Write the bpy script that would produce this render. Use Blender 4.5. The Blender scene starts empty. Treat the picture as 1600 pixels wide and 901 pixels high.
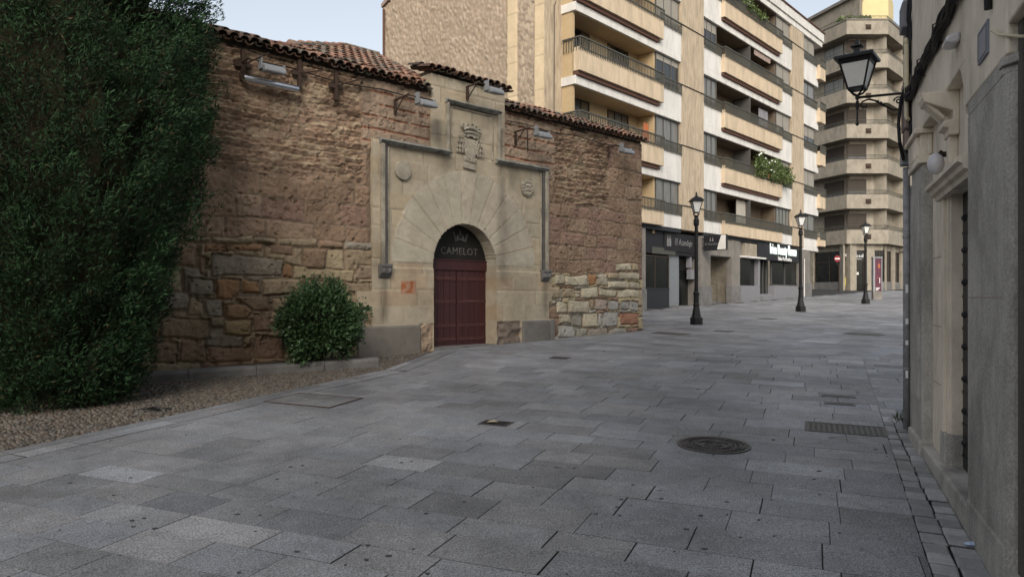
import bpy, math, random
import numpy as np
from mathutils import Vector, Matrix
R = math.radians
random.seed(7)
RNG = np.random.default_rng(11)
sc = bpy.context.scene
COL = sc.collection

# ------------------------------------------------------------------ camera
F = 1130.0; EYE = 1.7; HOR = 465.0; SL = 0.04
cam_d = bpy.data.cameras.new("camera"); cam = bpy.data.objects.new("camera", cam_d); COL.objects.link(cam)
cam.location = (0, 0, EYE); cam.rotation_euler = (R(90), 0, 0)
cam_d.sensor_width = 36; cam_d.lens = F/1600*36; cam_d.shift_y = (HOR-450.5)/1600
cam_d.clip_start = 0.05; cam_d.clip_end = 2000
sc.camera = cam
# ------------------------------------------------------------------ world and sun
SUN_EL, SUN_AZ = R(32), R(180)        # azimuth measured from +Y clockwise: light comes from behind the camera
w = bpy.data.worlds.new("World"); sc.world = w; w.use_nodes = True
nt = w.node_tree; nt.nodes.clear()
o_ = nt.nodes.new('ShaderNodeOutputWorld'); bg = nt.nodes.new('ShaderNodeBackground'); sky = nt.nodes.new('ShaderNodeTexSky')
sky.sky_type = 'NISHITA'; sky.sun_disc = False; sky.sun_elevation = SUN_EL; sky.sun_rotation = SUN_AZ
sky.air_density = 1.3; sky.dust_density = 5.0; sky.ozone_density = 1.0
hs = nt.nodes.new('ShaderNodeHueSaturation'); hs.inputs['Saturation'].default_value = 0.45
nt.links.new(sky.outputs[0], hs.inputs['Color']); nt.links.new(hs.outputs[0], bg.inputs[0]); nt.links.new(bg.outputs[0], o_.inputs[0])
bg.inputs[1].default_value = 0.145
sd = bpy.data.lights.new("sun", 'SUN'); so = bpy.data.objects.new("sun", sd); COL.objects.link(so)
sd.energy = 0.44; sd.angle = R(25); sd.color = (1.0, 0.93, 0.84)
d = Vector((math.sin(SUN_AZ)*math.cos(SUN_EL), math.cos(SUN_AZ)*math.cos(SUN_EL), math.sin(SUN_EL)))
so.rotation_euler = d.to_track_quat('Z', 'Y').to_euler(); so.location = (0, -10, 30)
sc.view_settings.view_transform = 'Standard'; sc.view_settings.look = 'None'; sc.view_settings.gamma = 1
sc.view_settings.exposure = 0.66; sc.view_settings.use_curve_mapping = False

# ------------------------------------------------------------------ helpers
def mat(name, col, rough=0.85, var=0.15, scale=6.0, bump=0.0, bscale=40.0, metal=0.0, attr=False, spec=0.3, stretch=(1,1,1), emit=None, dirt=0.0, dirt_scale=1.5, speck=0.0, trans=0.0, var2=0.0):
    m = bpy.data.materials.new(name); m.use_nodes = True
    n = m.node_tree.nodes; l = m.node_tree.links; p = n['Principled BSDF']
    p.inputs['Roughness'].default_value = rough; p.inputs['Metallic'].default_value = metal
    p.inputs['Specular IOR Level'].default_value = spec
    tc = n.new('ShaderNodeTexCoord'); mp = n.new('ShaderNodeMapping'); mp.inputs['Scale'].default_value = stretch
    l.new(tc.outputs['Object'], mp.inputs[0])
    if attr:
        a = n.new('ShaderNodeAttribute'); a.attribute_name = 'Col'; base = a.outputs['Color']
    else:
        rgb = n.new('ShaderNodeRGB'); rgb.outputs[0].default_value = (*col, 1); base = rgb.outputs[0]
    def noise(s, det=6, rgh=0.6):
        q = n.new('ShaderNodeTexNoise'); q.inputs['Scale'].default_value = s; q.inputs['Detail'].default_value = det
        q.inputs['Roughness'].default_value = rgh; l.new(mp.outputs[0], q.inputs['Vector']); return q
    def mul(cin, fac_socket, lo, hi, f0=0.25, f1=0.75):
        mr = n.new('ShaderNodeMapRange'); mr.inputs['From Min'].default_value = f0; mr.inputs['From Max'].default_value = f1
        mr.inputs['To Min'].default_value = lo; mr.inputs['To Max'].default_value = hi
        l.new(fac_socket, mr.inputs['Value'])
        vm = n.new('ShaderNodeVectorMath'); vm.operation = 'SCALE'; l.new(cin, vm.inputs[0]); l.new(mr.outputs[0], vm.inputs['Scale'])
        return vm.outputs[0]
    c = base
    if var: c = mul(c, noise(scale).outputs['Fac'], 1-var, 1+var)
    if dirt:
        c = mul(c, noise(dirt_scale, 8, 0.7).outputs['Fac'], 1-dirt, 1.0, 0.36, 0.56)
    if var2:
        c = mul(c, noise(0.22, 5, 0.6).outputs['Fac'], 1-var2, 1+var2, 0.35, 0.65)
    if speck:
        c = mul(c, noise(95, 2, 0.8).outputs['Fac'], 1-speck, 1+speck, 0.3, 0.7)
    l.new(c, p.inputs['Base Color'])
    if bump:
        b = n.new('ShaderNodeBump'); b.inputs['Strength'].default_value = min(1, bump); b.inputs['Distance'].default_value = 0.02
        l.new(noise(bscale, 8, 0.65).outputs['Fac'], b.inputs['Height']); l.new(b.outputs[0], p.inputs['Normal'])
    if emit:
        p.inputs['Emission Color'].default_value = (*emit[0], 1); p.inputs['Emission Strength'].default_value = emit[1]
    if trans: p.inputs['Transmission Weight'].default_value = trans
    return m

class Fr:
    """local frame: a along, b outward, z up"""
    def __init__(s, o, a, b): s.o = np.array(o, float); s.a = np.array(a, float); s.b = np.array(b, float)
    def p(s, a, b, z): return (s.o[0]+s.a[0]*a+s.b[0]*b, s.o[1]+s.a[1]*a+s.b[1]*b, z)
WORLD = Fr((0,0), (1,0), (0,1))
def norm(v): 
    v = np.array(v, float); return v/np.linalg.norm(v)
def gz(y): return SL*y
def ground_at(px, py):
    Y = EYE/((py-HOR)/F+SL); return ((px-800)/F*Y, Y, SL*Y)

class MB:
    def __init__(s, fr=WORLD): s.v = []; s.f = []; s.c = []; s.fr = fr; s.g = []
    def add(s, vs, fs, col=None):
        k = len(s.v); s.g.append((k, len(s.f), len(vs), len(fs))); s.v += [tuple(x) for x in vs]; s.f += [tuple(i+k for i in f) for f in fs]
        s.c += [col if col is not None else (1,1,1)]*len(vs); return s
    def box(s, a0, a1, b0, b1, z0, z1, col=None, taper=0, z0b=None):
        a0,a1 = min(a0,a1),max(a0,a1); b0,b1 = min(b0,b1),max(b0,b1)
        t = taper; P = s.fr.p
        zz0 = z0 if z0b is None else z0b
        vs = [P(a0,b0,z0),P(a1,b0,zz0),P(a1,b1,zz0),P(a0,b1,z0),P(a0+t,b0+t,z1),P(a1-t,b0+t,z1),P(a1-t,b1-t,z1),P(a0+t,b1-t,z1)]
        return s.add(vs, [(0,3,2,1),(4,5,6,7),(0,1,5,4),(1,2,6,5),(2,3,7,6),(3,0,4,7)], col)
    def prism(s, poly, b0, b1, col=None):
        """poly: list of (a,z), extruded from b0 to b1"""
        n = len(poly); vs = [s.fr.p(a,b0,z) for a,z in poly]+[s.fr.p(a,b1,z) for a,z in poly]
        fs = [tuple(range(n-1,-1,-1)), tuple(range(n,2*n))]+[(i,(i+1)%n,n+(i+1)%n,n+i) for i in range(n)]
        return s.add(vs, fs, col)
    def profile(s, prof, a0, a1, col=None):
        """prof: list of (b,z), extruded along a"""
        n = len(prof); vs = [s.fr.p(a0,b,z) for b,z in prof]+[s.fr.p(a1,b,z) for b,z in prof]
        fs = [tuple(range(n-1,-1,-1)), tuple(range(n,2*n))]+[(i,(i+1)%n,n+(i+1)%n,n+i) for i in range(n)]
        return s.add(vs, fs, col)
    def hprism(s, poly, z0, z1, col=None):
        n = len(poly); vs = [s.fr.p(a,b,z0) for a,b in poly]+[s.fr.p(a,b,z1) for a,b in poly]
        fs = [tuple(range(n-1,-1,-1)), tuple(range(n,2*n))]+[(i,(i+1)%n,n+(i+1)%n,n+i) for i in range(n)]
        return s.add(vs, fs, col)
    def tube(s, pts, r, n=8, col=None, world=False):
        P = [Vector(q if world else s.fr.p(*q)) for q in pts]
        rs = r if isinstance(r, (list,tuple)) else [r]*len(P)
        vs = []; up = Vector((0,0,1)); prev = None
        for i, q in enumerate(P):
            t = (P[min(i+1,len(P)-1)]-P[max(i-1,0)]).normalized()
            if prev is None:
                x = t.cross(up if abs(t.z) < 0.9 else Vector((1,0,0))).normalized()
            else: x = (prev-t*prev.dot(t)).normalized()
            prev = x; y = t.cross(x)
            for k in range(n):
                an = 2*math.pi*k/n; vs.append(q+(x*math.cos(an)+y*math.sin(an))*rs[i])
        fs = []
        for i in range(len(P)-1):
            for k in range(n): fs.append((i*n+k, i*n+(k+1)%n, (i+1)*n+(k+1)%n, (i+1)*n+k))
        fs += [tuple(range(n-1,-1,-1)), tuple((len(P)-1)*n+k for k in range(n))]
        return s.add(vs, fs, col)
    def lathe(s, c, prof, n=16, col=None, rot=0.0, sq=False):
        """c: world xyz base; prof: (r,z)"""
        vs = []
        for r,z in prof:
            for k in range(n):
                an = 2*math.pi*k/n+rot; vs.append((c[0]+r*math.cos(an), c[1]+r*math.sin(an), c[2]+z))
        m = len(prof); fs = []
        for i in range(m-1):
            for k in range(n): fs.append((i*n+k, i*n+(k+1)%n, (i+1)*n+(k+1)%n, (i+1)*n+k))
        fs += [tuple(range(n-1,-1,-1)), tuple((m-1)*n+k for k in range(n))]
        return s.add(vs, fs, col)
    def ball(s, c, rx, ry=None, rz=None, n=10, m=7, col=None, jit=0):
        ry = rx if ry is None else ry; rz = rx if rz is None else rz
        prof = [(math.sin(math.pi*i/m), -math.cos(math.pi*i/m)) for i in range(m+1)]
        vs = []
        for r,z in prof:
            for k in range(n):
                an = 2*math.pi*k/n; j = 1+random.uniform(-jit,jit)
                vs.append((c[0]+rx*max(r,1e-3)*math.cos(an)*j, c[1]+ry*max(r,1e-3)*math.sin(an)*j, c[2]+rz*z*j))
        fs = []
        for i in range(m):
            for k in range(n): fs.append((i*n+k, i*n+(k+1)%n, (i+1)*n+(k+1)%n, (i+1)*n+k))
        return s.add(vs, fs, col)
    def build(s, name, m, parent=None, smooth=False, bevel=0.0, origin=None, cols=False):
        me = bpy.data.meshes.new(name)
        off = Vector(parent['_base']) if parent is not None else Vector(origin or (0,0,0))
        me.from_pydata([(x-off.x, y-off.y, z-off.z) for x,y,z in s.v], [], s.f)
        if cols:
            at = me.color_attributes.new('Col', 'FLOAT_COLOR', 'POINT')
            at.data.foreach_set('color', np.array([(*c,1) for c in s.c], dtype=np.float32).ravel())
        me.materials.append(m)
        import bmesh
        bm = bmesh.new(); bm.from_mesh(me); bmesh.ops.recalc_face_normals(bm, faces=bm.faces); bm.to_mesh(me); bm.free()
        if smooth: me.shade_smooth()
        return link(name, me, parent, off, bevel)
def split(mbx, name, m, parent, bevel=0.0):
    """one object per added piece"""
    for (k, f0, nv_, nf) in mbx.g:
        q = MB(mbx.fr); q.v = mbx.v[k:k+nv_]; q.c = mbx.c[k:k+nv_]; q.f = [tuple(i-k for i in f) for f in mbx.f[f0:f0+nf]]
        q.build(name, m, parent, bevel=bevel)
def link(name, me, parent, off, bevel=0.0):
    o = bpy.data.objects.new(name, me); COL.objects.link(o)
    if parent is not None:
        o.parent = parent; o['_base'] = tuple(parent['_base'])
    else:
        o.location = off; o['_base'] = tuple(off)
    if bevel:
        b = o.modifiers.new('bevel','BEVEL'); b.width = bevel; b.segments = 2; b.limit_method = 'ANGLE'
    return o
def thing(name, label, cat, loc, group=None):
    o = bpy.data.objects.new(name, None); COL.objects.link(o); o.location = loc; o['_base'] = tuple(loc)
    o.empty_display_size = 0.2
    return tag(o, label, cat, group)
def tag(o, label, cat, group=None):
    o['label'] = label; o['category'] = cat
    if group: o['group'] = group
    return o
def struct(o, label=None):
    o['kind'] = 'structure'
    if label: o['label'] = label
    return o
def copy_tree(o, loc, label, scale=1.0):
    r = o.copy(); COL.objects.link(r); r.location = loc; r['label'] = label; r.scale = (scale,)*3
    def rec(src, dst):
        for ch in src.children:
            c = ch.copy(); COL.objects.link(c); c.parent = dst; rec(ch, c)
    rec(o, r); return r
def text(body, size, fr, a, b, z, m, parent, ext=0.01, name='lettering', xs=1.0, mir=False, spacing=1.0, shear=0.0):
    cu = bpy.data.curves.new(name, 'FONT'); cu.body = body; cu.size = size; cu.extrude = ext; cu.align_x = 'CENTER'; cu.align_y = 'CENTER'
    cu.space_character = spacing; cu.shear = shear; cu.resolution_u = 3
    to = bpy.data.objects.new('tmp', cu); COL.objects.link(to)
    me = bpy.data.meshes.new_from_object(to); bpy.data.objects.remove(to); me.name = name
    off = Vector(parent['_base'])
    sgn = -1 if mir else 1
    for v in me.vertices:
        x, y, zz = v.co
        q = fr.p(a+sgn*x*xs, b+zz, z+y); v.co = Vector(q)-off
    me.materials.clear(); me.materials.append(m)
    return link(name, me, parent, off)

# --- noise in numpy
def vnoise(x, y, seed):
    r = np.random.default_rng(seed); T = r.random((256,256))
    xi = np.floor(x).astype(int); yi = np.floor(y).astype(int); fx = x-xi; fy = y-yi
    fx = fx*fx*(3-2*fx); fy = fy*fy*(3-2*fy)
    g = lambda i,j: T[(i)%256,(j)%256]
    return (g(xi,yi)*(1-fx)+g(xi+1,yi)*fx)*(1-fy)+(g(xi,yi+1)*(1-fx)+g(xi+1,yi+1)*fx)*fy
def fbm(x, y, seed, oct=4, gain=0.5):
    s = 0; a = 1; t = 0
    for k in range(oct):
        s = s+a*vnoise(x*2**k+k*17.3, y*2**k+k*9.1, seed+k); t += a; a *= gain
    return s/t
def sstep(x, e0, e1):
    t = np.clip((x-e0)/(e1-e0), 0, 1); return t*t*(3-2*t)

class Field:
    """height field over (a,z) in a wall frame: real relief for masonry"""
    def __init__(s, fr, a0, a1, z0, z1, res, col, h=0.0):
        s.fr = fr; s.na = int(round((a1-a0)/res))+1; s.nz = int(round((z1-z0)/res))+1
        s.a0, s.a1, s.z0, s.z1 = a0, a1, z0, z1
        s.A, s.Z = np.meshgrid(np.linspace(a0,a1,s.na), np.linspace(z0,z1,s.nz), indexing='ij')
        s.H = np.full_like(s.A, h); s.C = np.ones(s.A.shape+(3,))*np.array(col); s.M = np.ones(s.A.shape, bool)
        s.D = np.full_like(s.A, -1.0)
        s.WA = s.A; s.WZ = s.Z
    def warp(s, amt, sc_, seed):
        s.WA = s.A+(fbm(s.A*sc_, s.Z*sc_, seed, 4)-0.5)*2*amt; s.WZ = s.Z+(fbm(s.A*sc_, s.Z*sc_, seed+50, 4)-0.5)*2*amt
    def block(s, poly, h, col, gap=0.012, r=0.03, tone=0.0, crown=0.0, mcol=None, mh=None, tilt=0.0):
        """convex polygon of (a,z)"""
        p = np.array(poly, float); ar = 0.5*np.sum(p[:,0]*np.roll(p[:,1],-1)-np.roll(p[:,0],-1)*p[:,1])
        if ar < 0: p = p[::-1]
        m = 0.12
        i0 = max(0, int((p[:,0].min()-m-s.a0)/(s.a1-s.a0)*(s.na-1))); i1 = min(s.na, int((p[:,0].max()+m-s.a0)/(s.a1-s.a0)*(s.na-1))+2)
        j0 = max(0, int((p[:,1].min()-m-s.z0)/(s.z1-s.z0)*(s.nz-1))); j1 = min(s.nz, int((p[:,1].max()+m-s.z0)/(s.z1-s.z0)*(s.nz-1))+2)
        if i1-i0 < 2 or j1-j0 < 2: return
        sl = (slice(i0,i1), slice(j0,j1)); A = s.WA[sl]; Z = s.WZ[sl]
        dmin = np.full(A.shape, 9.0)
        for k in range(len(p)):
            e = p[(k+1)%len(p)]-p[k]; L = np.hypot(*e); 
            if L < 1e-6: continue
            nrm = (-e[1]/L, e[0]/L); dmin = np.minimum(dmin, (A-p[k][0])*nrm[0]+(Z-p[k][1])*nrm[1])
        ins = dmin > 0
        if mcol is not None:
            ed = ins & (dmin <= gap); s.C[sl][ed] = mcol
            if mh is not None: s.H[sl][ed] = mh
        t = sstep(dmin, gap, gap+r)
        Hn = h*t+crown*np.clip(dmin/0.15, 0, 1)**0.7+tilt*(Z-p[:,1].mean())
        core = dmin > gap
        base = s.H[sl] if mh is None else np.full(A.shape, mh)
        s.H[sl] = np.where(core, base*(1-t)+Hn*t, s.H[sl])
        cc = np.array(col)*(1+tone)
        k = sstep(dmin, gap, gap+0.015)[...,None]
        s.C[sl] = np.where(core[...,None], s.C[sl]*(1-k)+cc*k, s.C[sl])
    def cut(s, fn): s.M &= ~fn(s.A, s.Z)
    def build(s, name, m, parent, skirt=0.1, smooth=True, zbot=None):
        fr = s.fr; off = Vector(parent['_base'])
        X = fr.o[0]+fr.a[0]*s.A+fr.b[0]*s.H-off.x; Y = fr.o[1]+fr.a[1]*s.A+fr.b[1]*s.H-off.y; Z = s.Z-off.z
        V = np.stack([X,Y,Z],-1).reshape(-1,3); C = s.C.reshape(-1,3)
        idx = np.arange(s.na*s.nz).reshape(s.na, s.nz)
        cell = s.M[:-1,:-1]&s.M[1:,:-1]&s.M[1:,1:]&s.M[:-1,1:]
        q = np.stack([idx[:-1,:-1],idx[1:,:-1],idx[1:,1:],idx[:-1,1:]],-1)[cell]
        if skirt:
            cp = np.pad(cell, 1)
            E = []
            c0 = cell
            left = c0 & ~cp[:-2,1:-1]; right = c0 & ~cp[2:,1:-1]; bot = c0 & ~cp[1:-1,:-2]; top = c0 & ~cp[1:-1,2:]
            E.append(np.stack([idx[:-1,1:],idx[:-1,:-1]],-1)[left]); E.append(np.stack([idx[1:,:-1],idx[1:,1:]],-1)[right])
            E.append(np.stack([idx[:-1,:-1],idx[1:,:-1]],-1)[bot]); E.append(np.stack([idx[1:,1:],idx[:-1,1:]],-1)[top])
            E = np.concatenate(E); n0 = len(V)
            dv = np.array([fr.b[0],fr.b[1],0])*skirt
            V = np.concatenate([V, V[E[:,0]]-dv, V[E[:,1]]-dv, V[E[:,0]], V[E[:,1]]]); C = np.concatenate([C, C[E[:,0]], C[E[:,1]], C[E[:,0]], C[E[:,1]]])
            k = np.arange(len(E)); ne = len(E)
            q2 = np.stack([n0+2*ne+k, n0+k, n0+ne+k, n0+3*ne+k], -1); q = np.concatenate([q, q2])
        used = np.zeros(len(V), bool); used[q.ravel()] = True
        rem = np.cumsum(used)-1; V = V[used]; C = C[used]; q = rem[q]
        me = quadmesh(name, V, q, C, smooth); me.materials.append(m)
        return link(name, me, parent, off)
def quadmesh(name, V, q, C=None, smooth=False):
    me = bpy.data.meshes.new(name); k = q.shape[1]
    me.vertices.add(len(V)); me.vertices.foreach_set('co', np.ascontiguousarray(V, dtype=np.float32).ravel())
    me.loops.add(len(q)*k); me.loops.foreach_set('vertex_index', q.astype(np.int32).ravel())
    me.polygons.add(len(q)); me.polygons.foreach_set('loop_start', np.arange(0, len(q)*k, k, dtype=np.int32))
    me.polygons.foreach_set('loop_total', np.full(len(q), k, dtype=np.int32))
    me.update(calc_edges=True)
    if C is not None:
        at = me.color_attributes.new('Col', 'FLOAT_COLOR', 'POINT')
        at.data.foreach_set('color', np.concatenate([C, np.ones((len(C),1))], 1).astype(np.float32).ravel())
    if smooth: me.shade_smooth()
    return me

# ------------------------------------------------------------------ materials
M = {}
M['masonry'] = mat('weathered masonry', (1,1,1), 0.95, 0.18, 9, 0.8, 45, attr=True, spec=0.15, dirt=0.3, dirt_scale=2.2)
M['ashlar'] = mat('dressed sandstone', (1,1,1), 0.9, 0.10, 7, 0.35, 60, attr=True, spec=0.2, dirt=0.22, dirt_scale=1.3)
M['gable'] = mat('rubble rendered wall', (1,1,1), 0.9, 0.10, 4, 0.4, 25, attr=True, spec=0.2)
M['slab'] = mat('grey granite paving', (1,1,1), 0.62, 0.14, 5, 0.35, 120, attr=True, spec=0.35, dirt=0.34, dirt_scale=0.8, speck=0.8, var2=0.2)
M['sett'] = mat('granite setts', (1,1,1), 0.75, 0.2, 8, 0.6, 70, attr=True, spec=0.3, speck=0.2)
M['pebble'] = mat('brown cobbles', (1,1,1), 0.8, 0.25, 20, 0.3, 60, attr=True, spec=0.3)
M['joint'] = mat('dark joint earth', (0.035,0.034,0.033), 0.95, 0.3, 12, 0.5, 60)
M['gum'] = mat('old gum', (0.06,0.06,0.062), 0.8, 0.4, 3)
M['earth'] = mat('earth', (0.07,0.055,0.04), 0.95, 0.3, 12, 0.8, 30)
M['granite'] = mat('grey rough granite', (0.43,0.41,0.375), 0.85, 0.16, 3.5, 0.8, 70, spec=0.3, dirt=0.48, dirt_scale=1.6, stretch=(1,1,.6), speck=0.25)
M['granite_base'] = mat('grey base granite', (0.17,0.165,0.16), 0.85, 0.16, 5, 0.5, 70, dirt=0.3)
M['granite_brown_shaded'] = mat('brown jamb stone with recess shade', (0.10,0.092,0.08), 0.9, 0.2, 4, 0.8, 60, dirt=.3)  # brownish stone, darkened further to stand for shade in the recess
M['cream'] = mat('cream limestone', (0.70,0.62,0.51), 0.85, 0.12, 3, 0.25, 50, dirt=0.30, dirt_scale=2.2, stretch=(1,1,0.5))
M['traver'] = mat('travertine cladding', (0.44,0.36,0.26), 0.75, 0.22, 5, 0.1, 30, stretch=(2.2,2.2,0.35), dirt=0.22, dirt_scale=2.5)
M['traver2'] = mat('aged travertine', (0.31,0.27,0.21), 0.75, 0.24, 3, 0.1, 20, stretch=(1,1,0.6), dirt=0.3, dirt_scale=2.0)
M['traver3'] = mat('pale weathered travertine', (0.285,0.255,0.205), 0.75, 0.20, 3, 0.1, 20, stretch=(1,1,0.6), dirt=0.25, dirt_scale=2.0)
M['white'] = mat('off white render', (0.65,0.635,0.60), 0.85, 0.06, 3, 0.1, 30, dirt=0.18, dirt_scale=2.2, stretch=(1,1,0.3))
M['ochre'] = mat('ochre parapet render', (0.56,0.455,0.325), 0.85, 0.08, 3, 0.1, 40, dirt=0.22, dirt_scale=2.6, stretch=(1,1,0.3))
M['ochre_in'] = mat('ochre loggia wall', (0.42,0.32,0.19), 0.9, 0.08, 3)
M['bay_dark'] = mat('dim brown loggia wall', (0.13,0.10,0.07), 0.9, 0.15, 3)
M['brown'] = mat('brown painted soffit', (0.10,0.052,0.038), 0.85, 0.1, 3)
M['rail'] = mat('dark bronze railing', (0.085,0.085,0.072), 0.55, 0.15, 9, metal=0.2)
M['glass'] = mat('dark window glass', (0.015,0.017,0.018), 0.06, 0.2, 0.8, spec=0.8)
M['shopglass'] = mat('dark shop glass', (0.012,0.014,0.014), 0.10, 0.5, 1.2, spec=0.35)
M['curtain'] = mat('net curtain behind glass', (0.15,0.15,0.14), 0.2, 0.4, 6, spec=0.5, stretch=(3,3,0.2))
M['alu'] = mat('grey aluminium frame', (0.10,0.097,0.092), 0.5, 0.1, 5, metal=0.3)
M['alu_dark'] = mat('dark brown window frame', (0.045,0.032,0.024), 0.5, 0.1, 5)
M['shutter'] = mat('beige roller shutter', (0.32,0.30,0.26), 0.7, 0.05, 4)
M['shutter_d'] = mat('dark brown roller shutter', (0.045,0.034,0.026), 0.7, 0.1, 4)
M['black'] = mat('black cast iron', (0.012,0.012,0.013), 0.45, 0.3, 12, 0.2, 40, metal=0.3, spec=0.4)
M['iron'] = mat('worn iron', (0.075,0.074,0.075), 0.45, 0.35, 18, 0.5, 60, metal=0.5)
M['rust'] = mat('rusty iron', (0.05,0.032,0.024), 0.85, 0.35, 18, 0.4, 60)
M['steel'] = mat('brushed steel', (0.55,0.56,0.58), 0.25, 0.05, 9, metal=1.0)
M['grey_case'] = mat('grey lamp casing', (0.24,0.25,0.26), 0.55, 0.1, 9, metal=0.1)
M['tile'] = mat('old clay tiles', (1,1,1), 0.9, 0.3, 9, 0.5, 50, attr=True, dirt=0.35, dirt_scale=5)
M['door'] = mat('dark red painted door', (0.050,0.013,0.014), 0.5, 0.25, 3, 0.3, 50, stretch=(3,3,0.4), spec=0.4)
M['strap'] = mat('worn dark red strap', (0.078,0.030,0.028), 0.6, 0.3, 12)
M['tymp'] = mat('black painted board', (0.014,0.012,0.010), 0.7, 0.3, 6)
M['worn_paint'] = mat('worn silver paint', (0.12,0.112,0.10), 0.7, 0.5, 25)
M['white_paint'] = mat('white lettering', (0.75,0.76,0.74), 0.6, 0.05, 9)
M['lit'] = mat('lit white sign letters', (0.8,0.8,0.8), 0.5, 0.0, 1, emit=((0.75,1.0,0.92), 0.35))
M['soft_white'] = mat('pale sign letters', (0.16,0.16,0.165), 0.6, 0.2, 20)
M['signblack'] = mat('black shop fascia', (0.016,0.016,0.019), 0.5, 0.2, 3)
M['milk'] = mat('milky lantern glass', (0.72,0.72,0.69), 0.3, 0.08, 6, spec=0.5)
M['globe'] = mat('grey white globe', (0.55,0.54,0.56), 0.3, 0.05, 6, spec=0.5)
M['shop_grey'] = mat('grey shop plinth', (0.19,0.19,0.205), 0.8, 0.08, 6)
M['shop_dark'] = mat('anthracite shop panel', (0.022,0.024,0.027), 0.6, 0.12, 4)
M['roll_grey'] = mat('galvanised roller shutter', (0.25,0.27,0.285), 0.5, 0.08, 4, metal=0.3)
M['pvc'] = mat('cream plastic pipe', (0.50,0.44,0.31), 0.6, 0.1, 6)
M['zinc'] = mat('grey painted drainpipe', (0.27,0.265,0.27), 0.55, 0.3, 8, 0.2, 30, dirt=0.3, dirt_scale=9)
M['pinkbox'] = mat('pinkish brown box', (0.26,0.20,0.175), 0.85, 0.15, 6, 0.2)
M['cable'] = mat('black rubber cable', (0.012,0.012,0.014), 0.6, 0.2, 12)
M['bark'] = mat('bark', (0.06,0.042,0.03), 0.95, 0.3, 12, 0.8, 30)
M['inner'] = mat('inner twigs with crown shade', (0.026,0.024,0.016), 1.0, 0.4, 9, 1.0, 20, spec=0)  # brown twig tone darkened to stand for shade inside the crown
M['cyp'] = mat('dark cypress foliage', (1,1,1), 0.75, 0.3, 3, attr=True, spec=0.2)
M['shr'] = mat('glossy shrub leaves', (1,1,1), 0.5, 0.25, 6, attr=True, spec=0.35)
M['petal'] = mat('white petals', (0.7,0.7,0.66), 0.7, 0.1, 5)
M['red'] = mat('red sign face', (0.20,0.015,0.022), 0.5, 0.05, 5)
M['maroon'] = mat('maroon poster', (0.085,0.02,0.038), 0.5, 0.25, 3)
M['yellow'] = mat('yellow poster', (0.50,0.43,0.04), 0.6, 0.1, 9)
M['plaque'] = mat('blue grey plaque', (0.20,0.22,0.27), 0.5, 0.1, 12)
M['litter'] = mat('pale blue plastic', (0.40,0.50,0.66), 0.3, 0.2, 12)
M['leaf'] = mat('dry yellow leaf', (0.5,0.42,0.28), 0.8, 0.2, 12)
M['brickred'] = mat('red sandstone', (0.38,0.13,0.055), 0.9, 0.2, 12, 0.4)

# ================================================================== GROUND
g = MB(); g.add([(-200,-60,-2.4-.03),(300,-60,-2.43),(300,70,2.77),(-200,70,2.77),(-400,500,2.77),(700,500,2.77)], [(0,1,2,3),(3,2,5,4)])
go = g.build('ground', M['joint']); struct(go)

def clip(poly, p, n):
    """keep the side where (x-p).n >= 0"""
    out = []; m = len(poly)
    for i in range(m):
        a = poly[i]; b = poly[(i+1)%m]; da = (a[0]-p[0])*n[0]+(a[1]-p[1])*n[1]; db = (b[0]-p[0])*n[0]+(b[1]-p[1])*n[1]
        if da >= 0: out.append(a)
        if (da >= 0) != (db >= 0):
            t = da/(da-db); out.append((a[0]+(b[0]-a[0])*t, a[1]+(b[1]-a[1])*t))
    return out
D_ANG = R(22.6); B_ANG = R(41.6); A_ANG = R(46.4)
dirD = (math.sin(D_ANG), math.cos(D_ANG)); norD = (-math.cos(D_ANG), math.sin(D_ANG))
FD = Fr((4.27, 7.87), (-dirD[0], -dirD[1]), norD)      # a = s toward camera, b out to the street
FA = Fr((-1.1, 15.53), (math.sin(A_ANG), math.cos(A_ANG)), (math.cos(A_ANG), -math.sin(A_ANG)))
FB = Fr((1.12, 25.28), (math.sin(B_ANG), math.cos(B_ANG)), (math.cos(B_ANG), -math.sin(B_ANG)))
def frame_uv(fr, px, py, b=0.0):
    xn = (px-800)/F; ox = fr.o[0]+fr.b[0]*b; oy = fr.o[1]+fr.b[1]*b
    a = (xn*oy-ox)/(fr.a[0]-fr.a[1]*xn); Y = oy+fr.a[1]*a
    return a, EYE+(HOR-py)/F*Y
Apx = lambda px, py, b=0.0: frame_uv(FA, px, py, b)
Bpx = lambda px, py, b=0.0: frame_uv(FB, px, py, b)
Dpx = lambda px, py, b=0.0: frame_uv(FD, px, py, b)

# zone boundaries on the ground (plan)
G = lambda px, py: ground_at(px, py)[:2]
kerb = [(-7.2,2.0), G(0,706), G(240,655), G(420,616), G(600,578), G(684,547)]
bl0, bl1 = G(790,545), G(1410,562)
zl = norm((bl1[0]-bl0[0], bl1[1]-bl0[1])); zn = (-zl[1], zl[0])
slab_edge = [G(1377,651), G(1408,762), G(1457,901)]
se_d = norm((slab_edge[0][0]-slab_edge[2][0], slab_edge[0][1]-slab_edge[2][1])); se_n = (-se_d[1], se_d[0])

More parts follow.
